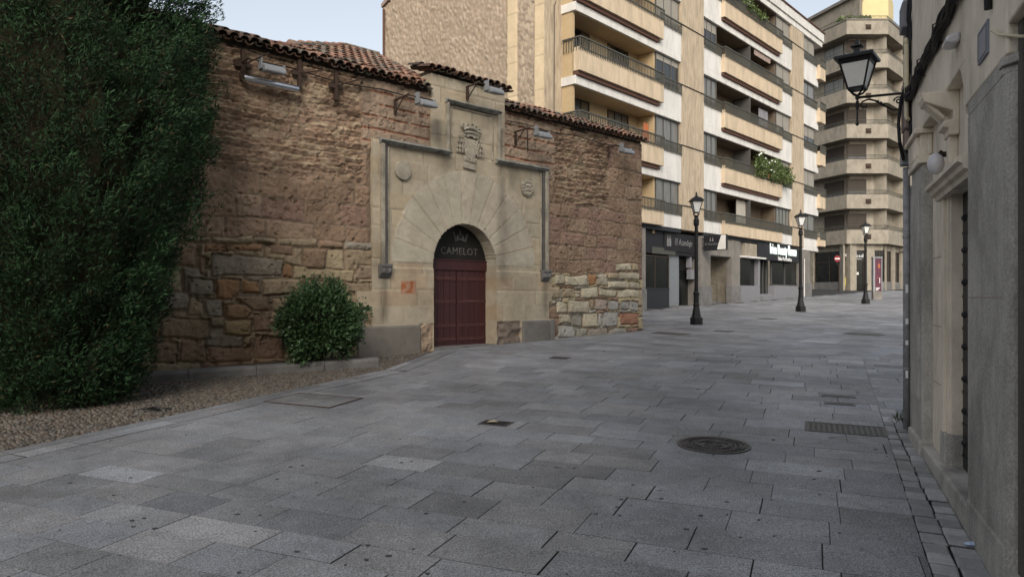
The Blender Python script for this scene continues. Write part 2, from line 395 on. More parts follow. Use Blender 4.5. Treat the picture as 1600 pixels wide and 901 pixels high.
def paving(ang, region, length, depth, x0, seed, clipper=None):
    """running-bond slabs: rows across 'ang', clipped to region (list of half planes)"""
    rnd = random.Random(seed); du = (math.sin(ang), math.cos(ang)); dv = (math.cos(ang), -math.sin(ang))
    out = []
    (ulo,uhi),(vlo,vhi) = x0
    u = ulo
    while u < uhi:
        dpt = depth*rnd.choice([0.85,1,1,1.0,1.15]); v = vlo+rnd.uniform(0,length)
        while v < vhi:
            ln = length*rnd.uniform(0.72,1.35)
            ga, gb = rnd.choice([0.0003,0.0004,0.0007,0.001,0.003]), rnd.choice([0.0003,0.0004,0.0007,0.0015,0.004])
            c = [(u+ga,v+gb),(u+ga,v+ln-gb),(u+dpt-ga,v+ln-gb),(u+dpt-ga,v+gb)]
            poly = [(du[0]*a+dv[0]*b, du[1]*a+dv[1]*b) for a,b in c]
            for p,n in region:
                poly = clip(poly, p, n)
                if len(poly) < 3: break
            if len(poly) >= 3:
                cx = sum(q[0] for q in poly)/len(poly); cy = sum(q[1] for q in poly)/len(poly)
                if clipper:
                    poly = clipper(poly, cx, cy)
                    if len(poly) < 3: v += ln; continue
                    cx = sum(q[0] for q in poly)/len(poly); cy = sum(q[1] for q in poly)/len(poly)
                out.append((poly, cx, cy))
            v += ln
        u += dpt
    return out
def slab_col(rnd, cx, cy):
    k = rnd.random(); t = rnd.gauss(1.03, 0.09)
    if k < 0.12: t *= 0.78
    elif k > 0.93: t *= 1.22
    w_ = rnd.uniform(-0.02, 0.03)
    return (0.232*t*(1+w_), 0.238*t, 0.250*t*(1-w_))
mb = MB()
def add_slab(poly, cx, cy, rnd, lift=0.0):
    ar = 0.5*abs(sum(poly[i][0]*poly[(i+1)%len(poly)][1]-poly[(i+1)%len(poly)][0]*poly[i][1] for i in range(len(poly))))
    if ar < 0.004: return
    dz = rnd.gauss(0, 0.0008)+lift; tx = rnd.gauss(0,0.002); ty = rnd.gauss(0,0.002)
    col = slab_col(rnd, cx, cy); n = len(poly)
    top = []; rim = []; bot = []; cd_ = (0.030,0.030,0.030)
    for x,y in poly:
        L = math.hypot(x-cx,y-cy) or 1; k = 1-0.0045/L
        z = gz(y)+dz+tx*(x-cx)+ty*(y-cy)
        top.append((cx+(x-cx)*k, cy+(y-cy)*k, z)); rim.append((x,y,z-0.004)); bot.append((x,y,z-0.035))
    mb.add(top+rim+bot, [tuple(range(n))]+[(i,(i+1)%n,n+(i+1)%n,n+i) for i in range(n)]+[(n+i,n+(i+1)%n,2*n+(i+1)%n,2*n+i) for i in range(n)], col)
    mb.c[-2*n:] = [cd_]*(2*n)
rnd = random.Random(3)
# region half planes: right of kerb polyline handled as holes by side test
def side_kerb(x, y):
    # negative = street side
    for i in range(len(kerb)-1):
        p, q = kerb[i], kerb[i+1]
        if p[1] <= y <= q[1]:
            t = (y-p[1])/(q[1]-p[1]); return x-(p[0]+(q[0]-p[0])*t)
    return x-(-7.2) if y < kerb[0][1] else 9
def wallA_b(x, y): return (x-FA.o[0])*FA.b[0]+(y-FA.o[1])*FA.b[1]
def wallA_a(x, y): return (x-FA.o[0])*FA.a[0]+(y-FA.o[1])*FA.a[1]
mh_c = G(1115,695)
KL = [((kerb[i][0],kerb[i][1]), (lambda e:(e[1],-e[0]))(norm((kerb[i+1][0]-kerb[i][0], kerb[i+1][1]-kerb[i][1])))) for i in range(len(kerb)-1)]
near_region = [(bl0, (-zn[0],-zn[1])), (slab_edge[2], se_n), ((0,1.0),(0,1))]
offk = 0.42
kk = []
for (p,n) in KL[1:]: kk.append(((p[0]+n[0]*offk, p[1]+n[1]*offk), n))
def kerb_clip(poly, cx, cy):
    for i in range(len(kerb)-1):
        if kerb[i][1] <= cy < kerb[i+1][1]:
            p, n = KL[i]; return clip(poly, (p[0]+n[0]*offk, p[1]+n[1]*offk), n)
    return poly
for poly,cx,cy in paving(D_ANG, near_region, 0.62, 0.37, ((-4,26),(-14,12)), 5, kerb_clip):
    add_slab(poly, cx, cy, rnd)
# strip to the right of the setts' line, beyond the end of the near building
for poly,cx,cy in paving(D_ANG, [(bl0, (-zn[0],-zn[1])), (slab_edge[2], (-se_n[0],-se_n[1])), ((slab_edge[0][0]+se_d[0]*.02,slab_edge[0][1]+se_d[1]*.02), se_d)], 0.62, 0.37, ((-4,26),(-14,12)), 15):
    add_slab(poly, cx, cy, rnd)
# far pavement laid along the apartment block
far_region = [((bl0[0]+zn[0]*0.3, bl0[1]+zn[1]*0.3), zn)]
for poly,cx,cy in paving(B_ANG, far_region, 0.75, 0.42, ((6,62),(-16,26)), 6):
    if cy > 62 or abs(cx) > 0.9*cy+3: continue
    add_slab(poly, cx, cy, rnd)
# band between the two layouts
L = math.hypot(bl1[0]-bl0[0], bl1[1]-bl0[1])+8; t = -3.0
while t < L:
    ln = rnd.uniform(0.7,1.1); p0 = (bl0[0]+zl[0]*t+zn[0]*0.006, bl0[1]+zl[1]*t+zn[1]*0.006); e = ln-0.008
    q = [p0, (p0[0]+zl[0]*e, p0[1]+zl[1]*e), (p0[0]+zl[0]*e+zn[0]*.288, p0[1]+zl[1]*e+zn[1]*.288), (p0[0]+zn[0]*.288, p0[1]+zn[1]*.288)]
    add_slab(q, sum(a[0] for a in q)/4, sum(a[1] for a in q)/4, rnd); t += ln
# kerb row beside the cobbles: two lines of long stones
for i in range(len(kerb)-1):
    p, q = kerb[i], kerb[i+1]; e = norm((q[0]-p[0], q[1]-p[1])); n = (e[1],-e[0]); L = math.hypot(q[0]-p[0], q[1]-p[1]); 
    for (o0,o1,lo,hi) in ((0.0,0.17,0.7,1.3),(0.18,offk-0.006,0.35,0.8)):
        t = 0
        while t < L:
            ln = min(rnd.uniform(lo,hi), L-t); 
            if L-t-ln < 0.2: ln = L-t
            P = lambda s_, o: (p[0]+e[0]*s_+n[0]*o, p[1]+e[1]*s_+n[1]*o)
            poly = [P(t+.004,o0+.003),P(t+ln-.004,o0+.003),P(t+ln-.004,o1),P(t+.004,o1)]
            add_slab(poly, sum(a[0] for a in poly)/4, sum(a[1] for a in poly)/4, rnd, 0.004); t += ln
pv = mb.build('pavement', M['slab'], cols=True); struct(pv, 'grey granite slab paving of the street')

# brown pebble strip in front of the old wall
def pebbles():
    cs = []; y = 4.0; r0 = 0.028
    while y < 17.5:
        x = -12.0
        while x < 2:
            px_, py_ = x+random.uniform(-.02,.02), y+random.uniform(-.02,.02)
            if side_kerb(px_, py_) < -0.03 and wallA_b(px_, py_) > 0.02 and px_ > -0.80*py_-0.6: cs.append((px_, py_))
            x += r0*2.0
        y += r0*1.75
    n = 6; V = []; Fq = []; C = []
    tmpl = [(math.cos(2*math.pi*k/n), math.sin(2*math.pi*k/n), 0) for k in range(n)]+[(0.72*math.cos(2*math.pi*k/n), 0.72*math.sin(2*math.pi*k/n), 0.6) for k in range(n)]
    for (x,y_) in cs:
        k0 = len(V); sx = random.uniform(0.7,1.15)*r0; sy = random.uniform(0.6,1.0)*r0; an = random.uniform(0,6.28); h = random.uniform(0.008,0.02)
        t = random.uniform(0.6,1.35); w_ = random.random()
        c = (0.122*t, (0.096+0.02*w_)*t, (0.074+0.030*w_)*t)
        for (a,b,z) in tmpl:
            xx = a*sx*math.cos(an)-b*sy*math.sin(an); yy = a*sx*math.sin(an)+b*sy*math.cos(an)
            V.append((x+xx, y_+yy, gz(y_+yy)-0.008+z*h*1.6)); C.append(c)
        for k in range(n): Fq.append((k0+k, k0+(k+1)%n, k0+n+(k+1)%n, k0+n+k))
        Fq.append(tuple(k0+n+k for k in range(n))); 
    me = bpy.data.meshes.new('cobbled_ground'); me.from_pydata(V, [], Fq)
    at = me.color_attributes.new('Col','FLOAT_COLOR','POINT'); at.data.foreach_set('color', np.array([(*c,1) for c in C], dtype=np.float32).ravel())
    me.materials.append(M['pebble']); me.shade_smooth()
    return struct(link('cobbled_ground', me, None, Vector((0,0,0))), 'brown pebble strip along the old wall')
pebbles()
e_ = MB(); e_.add([(-14,3,gz(3)-.012),kerb[0]+(gz(2)-.012,),kerb[1]+(gz(kerb[1][1])-.012,),kerb[2]+(gz(kerb[2][1])-.012,),kerb[3]+(gz(kerb[3][1])-.012,),kerb[4]+(gz(kerb[4][1])-.012,),kerb[5]+(gz(kerb[5][1])-.012,),(-12,17,gz(17)-.012)],[(0,1,2,3,4,5,6,7)])
struct(e_.build('earth_bed', M['earth']))
# granite setts along the right building
mb2 = MB(); t = -0.3
Ls = 7.2; width = 0.34
o0 = np.array(slab_edge[2]); s_ = 0.0-0.6
while s_ < 5.2:
    y_here = 4.0+s_*se_d[1]
    for c in range(2):
        dep = random.uniform(0.12,0.2)
    row = random.uniform(0.13,0.20)
    b0 = 0.0
    # distance between slab edge and wall foot at this row
    P = o0+np.array(se_d)*s_; tt = (P[0]-FD.o[0])*FD.b[0]+(P[1]-FD.o[1])*FD.b[1]; wd = max(0.12, tt/abs(-se_n[0]*FD.b[0]-se_n[1]*FD.b[1]))
    ncol = 2 if wd > 0.2 else 1; sp = random.uniform(0.48,0.53) if ncol == 2 else 1
    edges = [0.0, wd*sp, wd] if ncol == 2 else [0.0, wd]
    for c in range(ncol):
        a0, a1 = edges[c]+0.004, edges[c+1]-0.004; off = random.uniform(-.008,.008)
        r0_, r1_ = s_+0.007+off, s_+row-0.007+off
        pts = []
        for (rr,aa) in ((r0_,a0),(r0_,a1),(r1_,a1),(r1_,a0)):
            q = o0+np.array(se_d)*(rr+random.uniform(-.008,.008))-np.array(se_n)*(aa+random.uniform(-.006,.006)); pts.append((q[0],q[1]))
        cx = sum(p[0] for p in pts)/4; cy = sum(p[1] for p in pts)/4; tcol = random.uniform(0.7,1.25)
        zt = random.gauss(0,0.003)
        rings = []
        for (k,dz) in ((1.0,-0.04),(1.0,-0.012),(0.965,-0.002),(0.82,0.004)):
            rings += [(cx+(x-cx)*k, cy+(y-cy)*k, gz(y)+dz+zt) for x,y in pts]
        fs = [(12,13,14,15)]
        for i in range(3):
            for k in range(4): fs.append((i*4+k, i*4+(k+1)%4, i*4+4+(k+1)%4, i*4+4+k))
        mb2.add(rings, fs, (0.29*tcol,0.29*tcol,0.295*tcol)); mb2.c[-16:-8] = [(.02,.02,.02)]*8
    s_ += row
st = mb2.build('sett_strip', M['sett'], cols=True, smooth=False); struct(st, 'strip of small granite setts along the building foot')

# ---- covers and grates
def plate_frame(px, py, w_, d_, ang=D_ANG):
    x, y, z = ground_at(px, py); return Fr((x,y), (math.cos(ang),-math.sin(ang)), (math.sin(ang),math.cos(ang))), x, y
class GMB(MB):
    """boxes that follow the sloping ground"""
    def gbox(s, a0, a1, b0, b1, h0, h1, col=None):
        P = s.fr.p; vs = []
        for h in (h0,h1):
            for a,b in ((a0,b0),(a1,b0),(a1,b1),(a0,b1)):
                x,y,_ = P(a,b,0); vs.append((x,y,gz(y)+h))
        return s.add(vs, [(3,2,1,0),(4,5,6,7),(0,1,5,4),(1,2,6,5),(2,3,7,6),(3,0,4,7)], col)
def manhole():
    x,y,z = ground_at(1115,695); t = thing('manhole_cover', 'round cast iron manhole cover with raised rings set in the slabs', 'manhole cover', (x,y,z))
    def ring(mbx, r0, r1, h0, h1, n=48):
        vs = []
        for (r,h) in ((r0,h0),(r0,h1),(r1,h1),(r1,h0)):
            for k in range(n):
                a = 2*math.pi*k/n; yy = y+r*math.sin(a); vs.append((x+r*math.cos(a), yy, gz(yy)+h))
        fs = []
        for i in range(3):
            for k in range(n): fs.append((i*n+k, i*n+(k+1)%n, (i+1)*n+(k+1)%n, (i+1)*n+k))
        mbx.add(vs, fs)
    a = MB(); ring(a, 0.315, 0.345, -0.02, 0.010); a.build('frame', M['iron'], t)
    b = MB(); ring(b, 0.001, 0.31, -0.02, 0.004)
    for r in (0.30,0.26,0.17,0.15,0.09): ring(b, r-0.012, r, 0.003, 0.015, 36)
    for k in range(26):
        an = 2*math.pi*k/26
        for rr in (0.19,0.225):
            cx_, cy_ = x+rr*math.cos(an), y+rr*math.sin(an); b.lathe((cx_,cy_,gz(cy_)+0.003), [(0.011,0),(0.008,0.012)], 6)
    b.build('lid', M['iron'], t)
    c = MB(); 
    for (dx,dy,rx,ry) in ((-.03,0.02,.03,.01),(0.0,0.0,.012,.035),(0.03,-.02,.03,.01),(.03,.03,.01,.02),(-.03,-.03,.01,.02)):
        c.ball((x+dx,y+dy,gz(y+dy)+.004), rx, ry, .009)
    c.build('emblem', M['iron'], t)
manhole()
def cover(px, py, w_, d_, label, cat, kind='plate', ang=D_ANG, name='access_cover', mt='iron'):
    fr, x, y = plate_frame(px, py, w_, d_, ang); t = thing(name, label, cat, (x,y,gz(y)))
    f = GMB(fr); b = 0.03 if w_ > 0.3 else 0.015
    f.gbox(-w_/2,w_/2,-d_/2,-d_/2+b,-.02,.007); f.gbox(-w_/2,w_/2,d_/2-b,d_/2,-.02,.007)
    f.gbox(-w_/2,-w_/2+b,-d_/2+b,d_/2-b,-.02,.007); f.gbox(w_/2-b,w_/2,-d_/2+b,d_/2-b,-.02,.007)
    f.build('frame', M['iron' if mt != 'granite_base' else 'zinc'], t)
    l = GMB(fr); ia, ib = w_/2-b-.004, d_/2-b-.004
    if kind == 'grate':
        l.gbox(-ia,ia,-ib,ib,-.02,.0035); l.build('pit_shade_plate', M['tymp'], t); l = GMB(fr)  # solid black plate stands in for the shade of the hole
        n = max(5, int(2*ia/0.045))
        for k in range(n): 
            a = -ia+(k+.5)*2*ia/n; l.gbox(a-.008,a+.008,-ib,ib,.003,.0065)
        l.build('grille', M['black'], t)
    elif kind == 'chequer':
        l.gbox(-ia,ia,-ib,ib,-.02,.004)
        n, m_ = int(2*ia/0.05), int(2*ib/0.05)
        for i in range(n):
            for j in range(m_):
                a = -ia+(i+.5)*2*ia/n; c = -ib+(j+.5)*2*ib/m_; l.gbox(a-.014,a+.014,c-.014,c+.014,.003,.0075)
        l.build('lid', M[mt], t)
    else:
        l.gbox(-ia,ia,-ib,ib,-.02,.004); l.build('lid', M[mt], t)
    return t
cover(1321,670,0.80,0.50,'large rectangular iron cover with chequered lid beside the setts','access cover','chequer')
cover(775,661,0.34,0.24,'square drain grate with a yellow leaf on it','drain grate','grate',name='drain_grate')
cover(1310,619,0.42,0.16,'longer of two narrow iron plates above the chequered cover','access cover')
cover(1312,631,0.36,0.13,'shorter of two narrow iron plates nearest the chequered cover','access cover')
cover(1307,684,0.17,0.07,'tiny plate let into the slab just below the chequered cover','access cover',mt='granite_base')
cover(875,559,0.35,0.3,'small oval looking hatch out in the slabs right of the red door','access cover')
cover(1048,521,0.9,0.5,'wide hatch plate near the end of the old wall','access cover',ang=B_ANG)
cover(1131,517.5,0.45,0.4,'small far hatch right of the first street lamp','access cover',ang=B_ANG)
cover(1350,522,0.9,0.5,'wide far hatch in line with the tall advertising column','access cover',ang=B_ANG)
cover(243,639,0.36,0.22,'iron grate sunk in the brown cobbles beside the tree','drain grate','grate',name='drain_grate')
cover(1200,498,0.5,0.4,'far hatch just in front of the second street lamp','access cover',ang=B_ANG)
def stone_cover():
    fr, x, y = plate_frame(490,625,1,1,D_ANG); t = thing('stone_filled_cover', 'flush cover filled with broken paving stones beside the cobbles', 'access cover', (x,y,gz(y)))
    f = GMB(fr); f.gbox(-.52,.52,-.36,-.34,-.02,.009); f.gbox(-.52,.52,.34,.36,-.02,.009); f.gbox(-.52,-.50,-.34,.34,-.02,.009); f.gbox(.5,.52,-.34,.34,-.02,.009); f.build('frame', M['rust'], t)
    l = GMB(fr)
    for (a0,a1,b0,b1) in ((-.49,-.1,-.33,-.02),(-.09,.2,-.33,.05),(.21,.49,-.33,-.1),(-.49,-.2,-.01,.33),(-.19,.1,.06,.33),(.11,.49,.06,.33),(.21,.49,-.09,.05)):
        l.gbox(a0,a1,b0,b1,-.02,.008,(.175,.178,.18))
    l.build('stone_infill', M['slab'], t, cols=True)
stone_cover()
# dark gum spots and chips on the paving
gs = MB()
rg = random.Random(5)
for _ in range(150):
    Y = 1/(rg.uniform(1/22,1/3.2)); X = rg.uniform(-.65,.55)*Y
    if side_kerb(X,Y) < 0.45: continue
    if (X-slab_edge[2][0])*se_n[0]+(Y-slab_edge[2][1])*se_n[1] < 0.05: continue
    r = rg.uniform(.004,.015); n = 7; vs = [(X+r*1.4*rg.uniform(.5,1.3)*math.cos(6.283*k/n), Y+r*rg.uniform(.7,1.2)*math.sin(6.283*k/n)) for k in range(n)]
    gs.add([(a,b,gz(b)+.0045) for a,b in vs]+[(a,b,gz(b)-.004) for a,b in vs], [tuple(range(n))]+[(i,(i+1)%n,n+(i+1)%n,n+i) for i in range(n)])
o = gs.build('gum_spots', M['gum']); o['kind'] = 'stuff'; o['label'] = 'dark gum spots scattered on the paving'
# litter
x,y,z = ground_at(1517,853); l = MB()
l.ball((x,y,z+.014), .05, .028, .012, 9, 5, jit=.35); tag(l.build('plastic_wrapper', M['litter'], smooth=False, origin=(x,y,z)), 'crumpled pale blue plastic wrapper on the setts by the pillar', 'litter')
x,y,z = ground_at(769,660); l = MB()
l.add([(x-.06,y-.02,z+.012),(x,y-.045,z+.018),(x+.07,y-.01,z+.012),(x+.02,y+.04,z+.026),(x-.04,y+.03,z+.016)], [(0,1,2,3,4)])
l.add([(x-.06,y-.02,z+.009),(x,y-.045,z+.015),(x+.07,y-.01,z+.009),(x+.02,y+.04,z+.023),(x-.04,y+.03,z+.013)], [(4,3,2,1,0)])
tag(l.build('fallen_leaf', M['leaf'], origin=(x,y,z)), 'curled yellow leaf lying on the drain grate', 'leaf')

# ================================================================== OLD STONE BUILDING
baseA = FA.p(0,0,0); zA = SL*15.53
old = thing('old_stone_building', 'old brown stone building with tiled eaves and carved arched doorway', 'building', (FA.o[0], FA.o[1], zA))
def polyA(pts, ox, oy, s): return [Apx(ox+x/s, oy+y/s) for x,y in pts]
UL, UR, ZT = -10.5, 6.48, 5.93
fA = Field(FA, UL, UR, 0.15, ZT, 0.017, (0.20,0.145,0.10))
A_, Z_ = fA.A, fA.Z
fA.warp(0.05, 2.2, 21)
# base: brown decayed ashlar
tan = (0.33,0.255,0.165); brn = (0.265,0.175,0.115); org = (0.36,0.185,0.085); gry = (0.30,0.265,0.21); ylw = (0.40,0.32,0.195); pnk = (0.255,0.16,0.115)
fA.H[:] = (fbm(A_*2.5, Z_*2.5, 3, 5)-.5)*0.03
rb = random.Random(9)
def course(z0, z1, u0, u1, lo, hi, cols, h=0.015, gap=0.012, r=0.03, jz=0.01, crown=0.0, tone=0.12):
    u = u0
    while u < u1:
        ln = min(rb.uniform(lo,hi), u1-u)
        if u1-u-ln < lo*0.5: ln = u1-u
        j = [rb.uniform(-jz,jz) for _ in range(4)]
        fA.block([(u,z0+j[0]),(u+ln,z0+j[1]),(u+ln,z1+j[2]),(u,z1+j[3])], h*rb.uniform(.3,1.5), rb.choice(cols), gap, r, rb.uniform(-tone,tone), crown, tilt=rb.uniform(-.03,.03))
        u += ln
for u0,u1 in ((UL,-2.3),(2.6,UR)):
    z = 2.3 if u0 > 0 else 2.72
    while z < 5.9:
        hgt = rb.uniform(0.28,0.40); course(z, z+hgt, u0-(rb.uniform(0,.5) if u0 < 0 else 0), u1, 0.45, 0.95, [brn,pnk,brn,(0.285,0.195,0.13)], 0.014, 0.007, 0.03, 0.012, tone=.10); z += hgt
# fallback lower rubble on both sides
for u0,u1,zt in ((UL,-2.2,2.72),(2.6,UR,2.3)):
    z = 0.15
    while z < zt-0.05:
        hgt = rb.uniform(0.26,0.42); course(z, min(z+hgt,zt+.03), u0, u1, 0.3, 0.8, [tan,tan,gry,brn,ylw], 0.035, 0.014, 0.035, 0.03, 0.02, tone=.15); z += hgt
fA.H -= 0.0
# hand placed stones, left
S5 = (200,330,3.107)
for pts,c,hh in [
 ([(400,200),(755,235),(745,320),(400,315)],gry,.08),([(340,205),(395,225),(375,315),(345,300)],brn,.05),([(800,260),(1095,285),(1090,345),(800,325)],ylw,.07),
 ([(755,250),(800,260),(795,325),(745,320)],org,.05),([(420,320),(545,330),(545,400),(500,430),(420,425)],org,.09),([(548,330),(630,335),(628,395),(548,395)],org,.08),
 ([(638,325),(830,325),(830,400),(640,405)],tan,.10),([(280,320),(415,320),(415,410),(280,405)],gry,.07),([(500,405),(680,405),(685,480),(600,480)],brn,.06),
 ([(690,415),(800,415),(790,485),(690,485)],tan,.06),([(465,440),(570,445),(605,475),(570,520),(465,520)],(.32,.185,.10),.09),([(280,410),(350,410),(375,510),(280,510)],tan,.06),
 ([(355,415),(460,425),(460,515),(380,515)],gry,.05),([(455,525),(595,515),(592,610),(460,600)],(.40,.30,.15),.10),([(160,520),(400,520),(400,620),(140,620)],(.27,.20,.125),.07),
 ([(600,490),(690,490),(690,590),(600,585)],pnk,.05),([(250,620),(385,620),(385,730),(245,730)],brn,.07),([(120,630),(240,635),(240,740),(115,740)],brn,.06),
 ([(390,650),(600,660),(600,730),(390,730)],pnk,.05),([(605,600),(760,610),(760,720),(605,720)],pnk,.04),([(1060,340),(1175,340),(1175,400),(1060,395)],tan,.05),
 ([(1110,255),(1190,255),(1190,330),(1100,330)],(.33,.25,.18),.05),([(370,150),(470,150),(470,195),(370,195)],(.34,.17,.09),.05),([(475,150),(655,160),(655,200),(475,195)],(.34,.18,.09),.05),
 ([(690,160),(800,165),(800,215),(690,210)],pnk,.05),([(840,330),(1050,345),(1050,395),(840,400)],tan,.05),([(1110,405),(1150,405),(1150,690),(1110,690)],gry,.04)]:
    fA.block(polyA(pts,*S5), hh*.55, c, 0.010, 0.03, rb.uniform(-.06,.06), 0.012, tilt=rb.uniform(-.06,.06), mcol=(0.19,0.135,0.09), mh=0.0)
S4 = (560,300,3.465); lt = (.44,.37,.26); l2 = (.38,.32,.23); rd = (.27,.135,.085); g3 = (.33,.30,.26)
for pts,c in [
 ([(1060,445),(1115,445),(1110,505),(1060,505)],l2),([(1118,450),(1235,448),(1235,512),(1115,505)],lt),([(1240,445),(1283,445),(1283,505),(1240,505)],org),([(1287,445),(1342,445),(1342,510),(1287,510)],l2),
 ([(1347,440),(1400,440),(1400,478),(1347,478)],tan),([(1405,435),(1515,435),(1515,480),(1405,480)],l2),([(1347,482),(1460,485),(1460,527),(1345,520)],lt),([(1463,485),(1515,485),(1515,528),(1463,528)],l2),
 ([(1390,385),(1472,385),(1472,430),(1390,430)],lt),([(1478,385),(1515,385),(1515,430),(1478,430)],tan),
 ([(1025,512),(1090,512),(1090,578),(1025,580)],tan),([(1100,515),(1165,520),(1160,575),(1100,578)],tan),([(1200,515),(1295,515),(1295,575),(1200,575)],lt),([(1168,530),(1198,530),(1198,575),(1168,570)],l2),
 ([(1300,517),(1395,530),(1390,570),(1300,570)],lt),([(1398,530),(1515,530),(1515,577),(1398,577)],lt),
 ([(1028,585),(1068,585),(1065,615),(1028,615)],l2),([(1070,585),(1130,600),(1125,655),(1070,660)],lt),([(1133,582),(1245,582),(1240,655),(1133,650)],l2),([(1248,578),(1275,578),(1275,635),(1248,635)],tan),
 ([(1280,575),(1348,578),(1345,640),(1280,640)],(.36,.28,.22)),([(1352,582),(1410,585),(1400,640),(1352,640)],g3),([(1412,588),(1462,590),(1462,638),(1412,635)],g3),([(1466,588),(1512,588),(1512,645),(1466,645)],g3),
 ([(1085,660),(1143,655),(1145,712),(1088,712)],l2),([(1148,655),(1205,660),(1205,725),(1148,725)],gry),([(1212,648),(1293,648),(1290,728),(1210,728)],lt),([(1297,650),(1318,650),(1315,728),(1295,728)],g3),
 ([(1322,645),(1405,645),(1400,730),(1318,730)],g3),([(1412,650),(1510,650),(1510,722),(1412,722)],rd),
 ([(1075,718),(1168,718),(1165,790),(1075,790)],g3),([(1172,728),(1230,728),(1230,788),(1172,788)],gry),([(1235,732),(1345,732),(1345,785),(1235,785)],(.28,.23,.18)),([(1350,735),(1445,735),(1445,770),(1350,772)],gry),([(1450,735),(1508,728),(1508,760),(1450,762)],pnk)]:
    fA.block(polyA(pts,*S4), rb.uniform(.03,.055), c, 0.008, 0.03, rb.uniform(-.08,.08), 0.02, tilt=rb.uniform(-.06,.06), mcol=(0.20,0.155,0.11), mh=-0.01)
# eroded rammed earth zones with ragged ledges
def eroded(mask, seed, depth, fz=9.0):
    wz = Z_*fz+(fbm(A_*.6, Z_*.6, seed, 3)-.5)*.9+(fbm(A_*2.2, Z_*3.0, seed+3, 6, .62)-.5)*.95
    led = wz % 1.0; led = (.25+.75*led**1.2)*(1-sstep(led, .80, .93)); idn = np.floor(wz)
    rough = fbm(A_*14, Z_*22, seed+9, 4)
    h = depth*(led*(0.35+.9*sstep(vnoise(A_*1.8+idn*5.7, idn*7.3, seed+5), .2, .8))-0.45)+(rough-.5)*0.055
    k = mask
    fA.H[:] = fA.H*(1-k)+h*k
    t = 0.80+0.45*fbm(A_*2, Z_*3, seed+7, 4)
    col = np.array((0.27,0.18,0.12))*t[...,None]
    tint = np.array((0.34,0.25,0.165))*t[...,None]; q = sstep(fbm(A_*5, Z_*9, seed+13, 3), .5, .65)[...,None]
    col = col*(1-q)+tint*q
    fA.C[:] = fA.C*(1-k[...,None])+col*k[...,None]
n1 = (fbm(A_*1.5, Z_*1.5, 77, 3)-.5)*0.5
k1 = sstep(Z_+n1, 3.72, 3.86)*(1-sstep(A_+n1*.3, -2.52, -2.42))
eroded(k1, 101, 0.085, 8.0)
k2 = sstep(A_+n1*.5, 2.85, 2.98)*(1-sstep(A_+n1*.3, 4.95, 5.08))*sstep(Z_+n1*.4, 3.95, 4.1)
eroded(k2, 201, 0.095, 8.5)
# smoother bands with thin red brick courses beside the doorway top
for u0,u1,zz in ((-2.45,-0.6,4.6),(1.0,2.95,4.55)):
    k = sstep(A_, u0-.03, u0+.03)*(1-sstep(A_, u1-.05, u1+.05))*sstep(Z_, zz-.1, zz)
    base = np.array((0.30,0.215,0.15))*(0.85+.3*fbm(A_*3,Z_*3,31,4))[...,None]
    ph = ((Z_-zz+(fbm(A_*2,Z_*.5,37,2)-.5)*.05)/0.245)%1.0
    line = (1-sstep(np.abs(ph-.5)*2, .10, .22))*sstep(fbm(A_*6,Z_*8,39,3), .33, .45)
    base = base*(1-line[...,None])+np.array((0.24,0.10,0.06))*line[...,None]
    fA.C[:] = fA.C*(1-k[...,None])+base*k[...,None]; fA.H[:] = fA.H*(1-k)+(0.012-0.022*line+(fbm(A_*9,Z_*9,41,4)-.5)*.03)*k
# micro relief and pits
fA.H += (fbm(A_*16, Z_*16, 55, 4)-.5)*0.035
pits = sstep(fbm(A_*11, Z_*15, 61, 3), .74, .80); fA.H -= pits*0.04
crk = 1-sstep(np.abs(fbm(A_*1.6, Z_*2.2, 63, 5, .6)-.5), .002, .010); fA.H -= crk*0.022*(Z_ > 2.3)
# streaks of grime on the stone under the eaves and lighter efflorescence
gr = sstep(fbm(A_*4, Z_*.7, 71, 4), .5, .75)*sstep(Z_, 4.7, 5.9)*.35
fA.C *= (1-gr)[...,None]
arch_c, arch_r, arch_z = 0.115, 0.87, 2.41
fA.cut(lambda a,z: (np.abs(a-arch_c) < 1.0)&(z < 3.5))
fA.C *= np.array((1.12,1.18,1.24))
kk_ = ((1-sstep(Z_, 2.6, 2.8))*(A_ < -2.0))[...,None]*.45; fA.C[:] = fA.C*(1-kk_)+np.array((.215,.155,.10))*kk_
fA.C *= (.86+.3*fbm(A_*.8, Z_*.8, 72, 4))[...,None]
fA.build('wall', M['masonry'], old, skirt=0.5)
# body of the building behind
bd = MB(FA); bd.box(1.3, UR-0.03, -9, -0.5, 0.2, 5.6); bd.box(UL, -1.2, -9, -0.5, 0.2, 5.6); bd.box(-1.2,1.3,-9,-1.2,0.2,5.6); bd.box(-1.2,1.3,-1.2,-.5,3.6,5.6)
bd.box(UR-0.35, UR-.02, -5, -0.06, 0.3, 5.85)
bd.build('rear_wall', M['earth'], old)

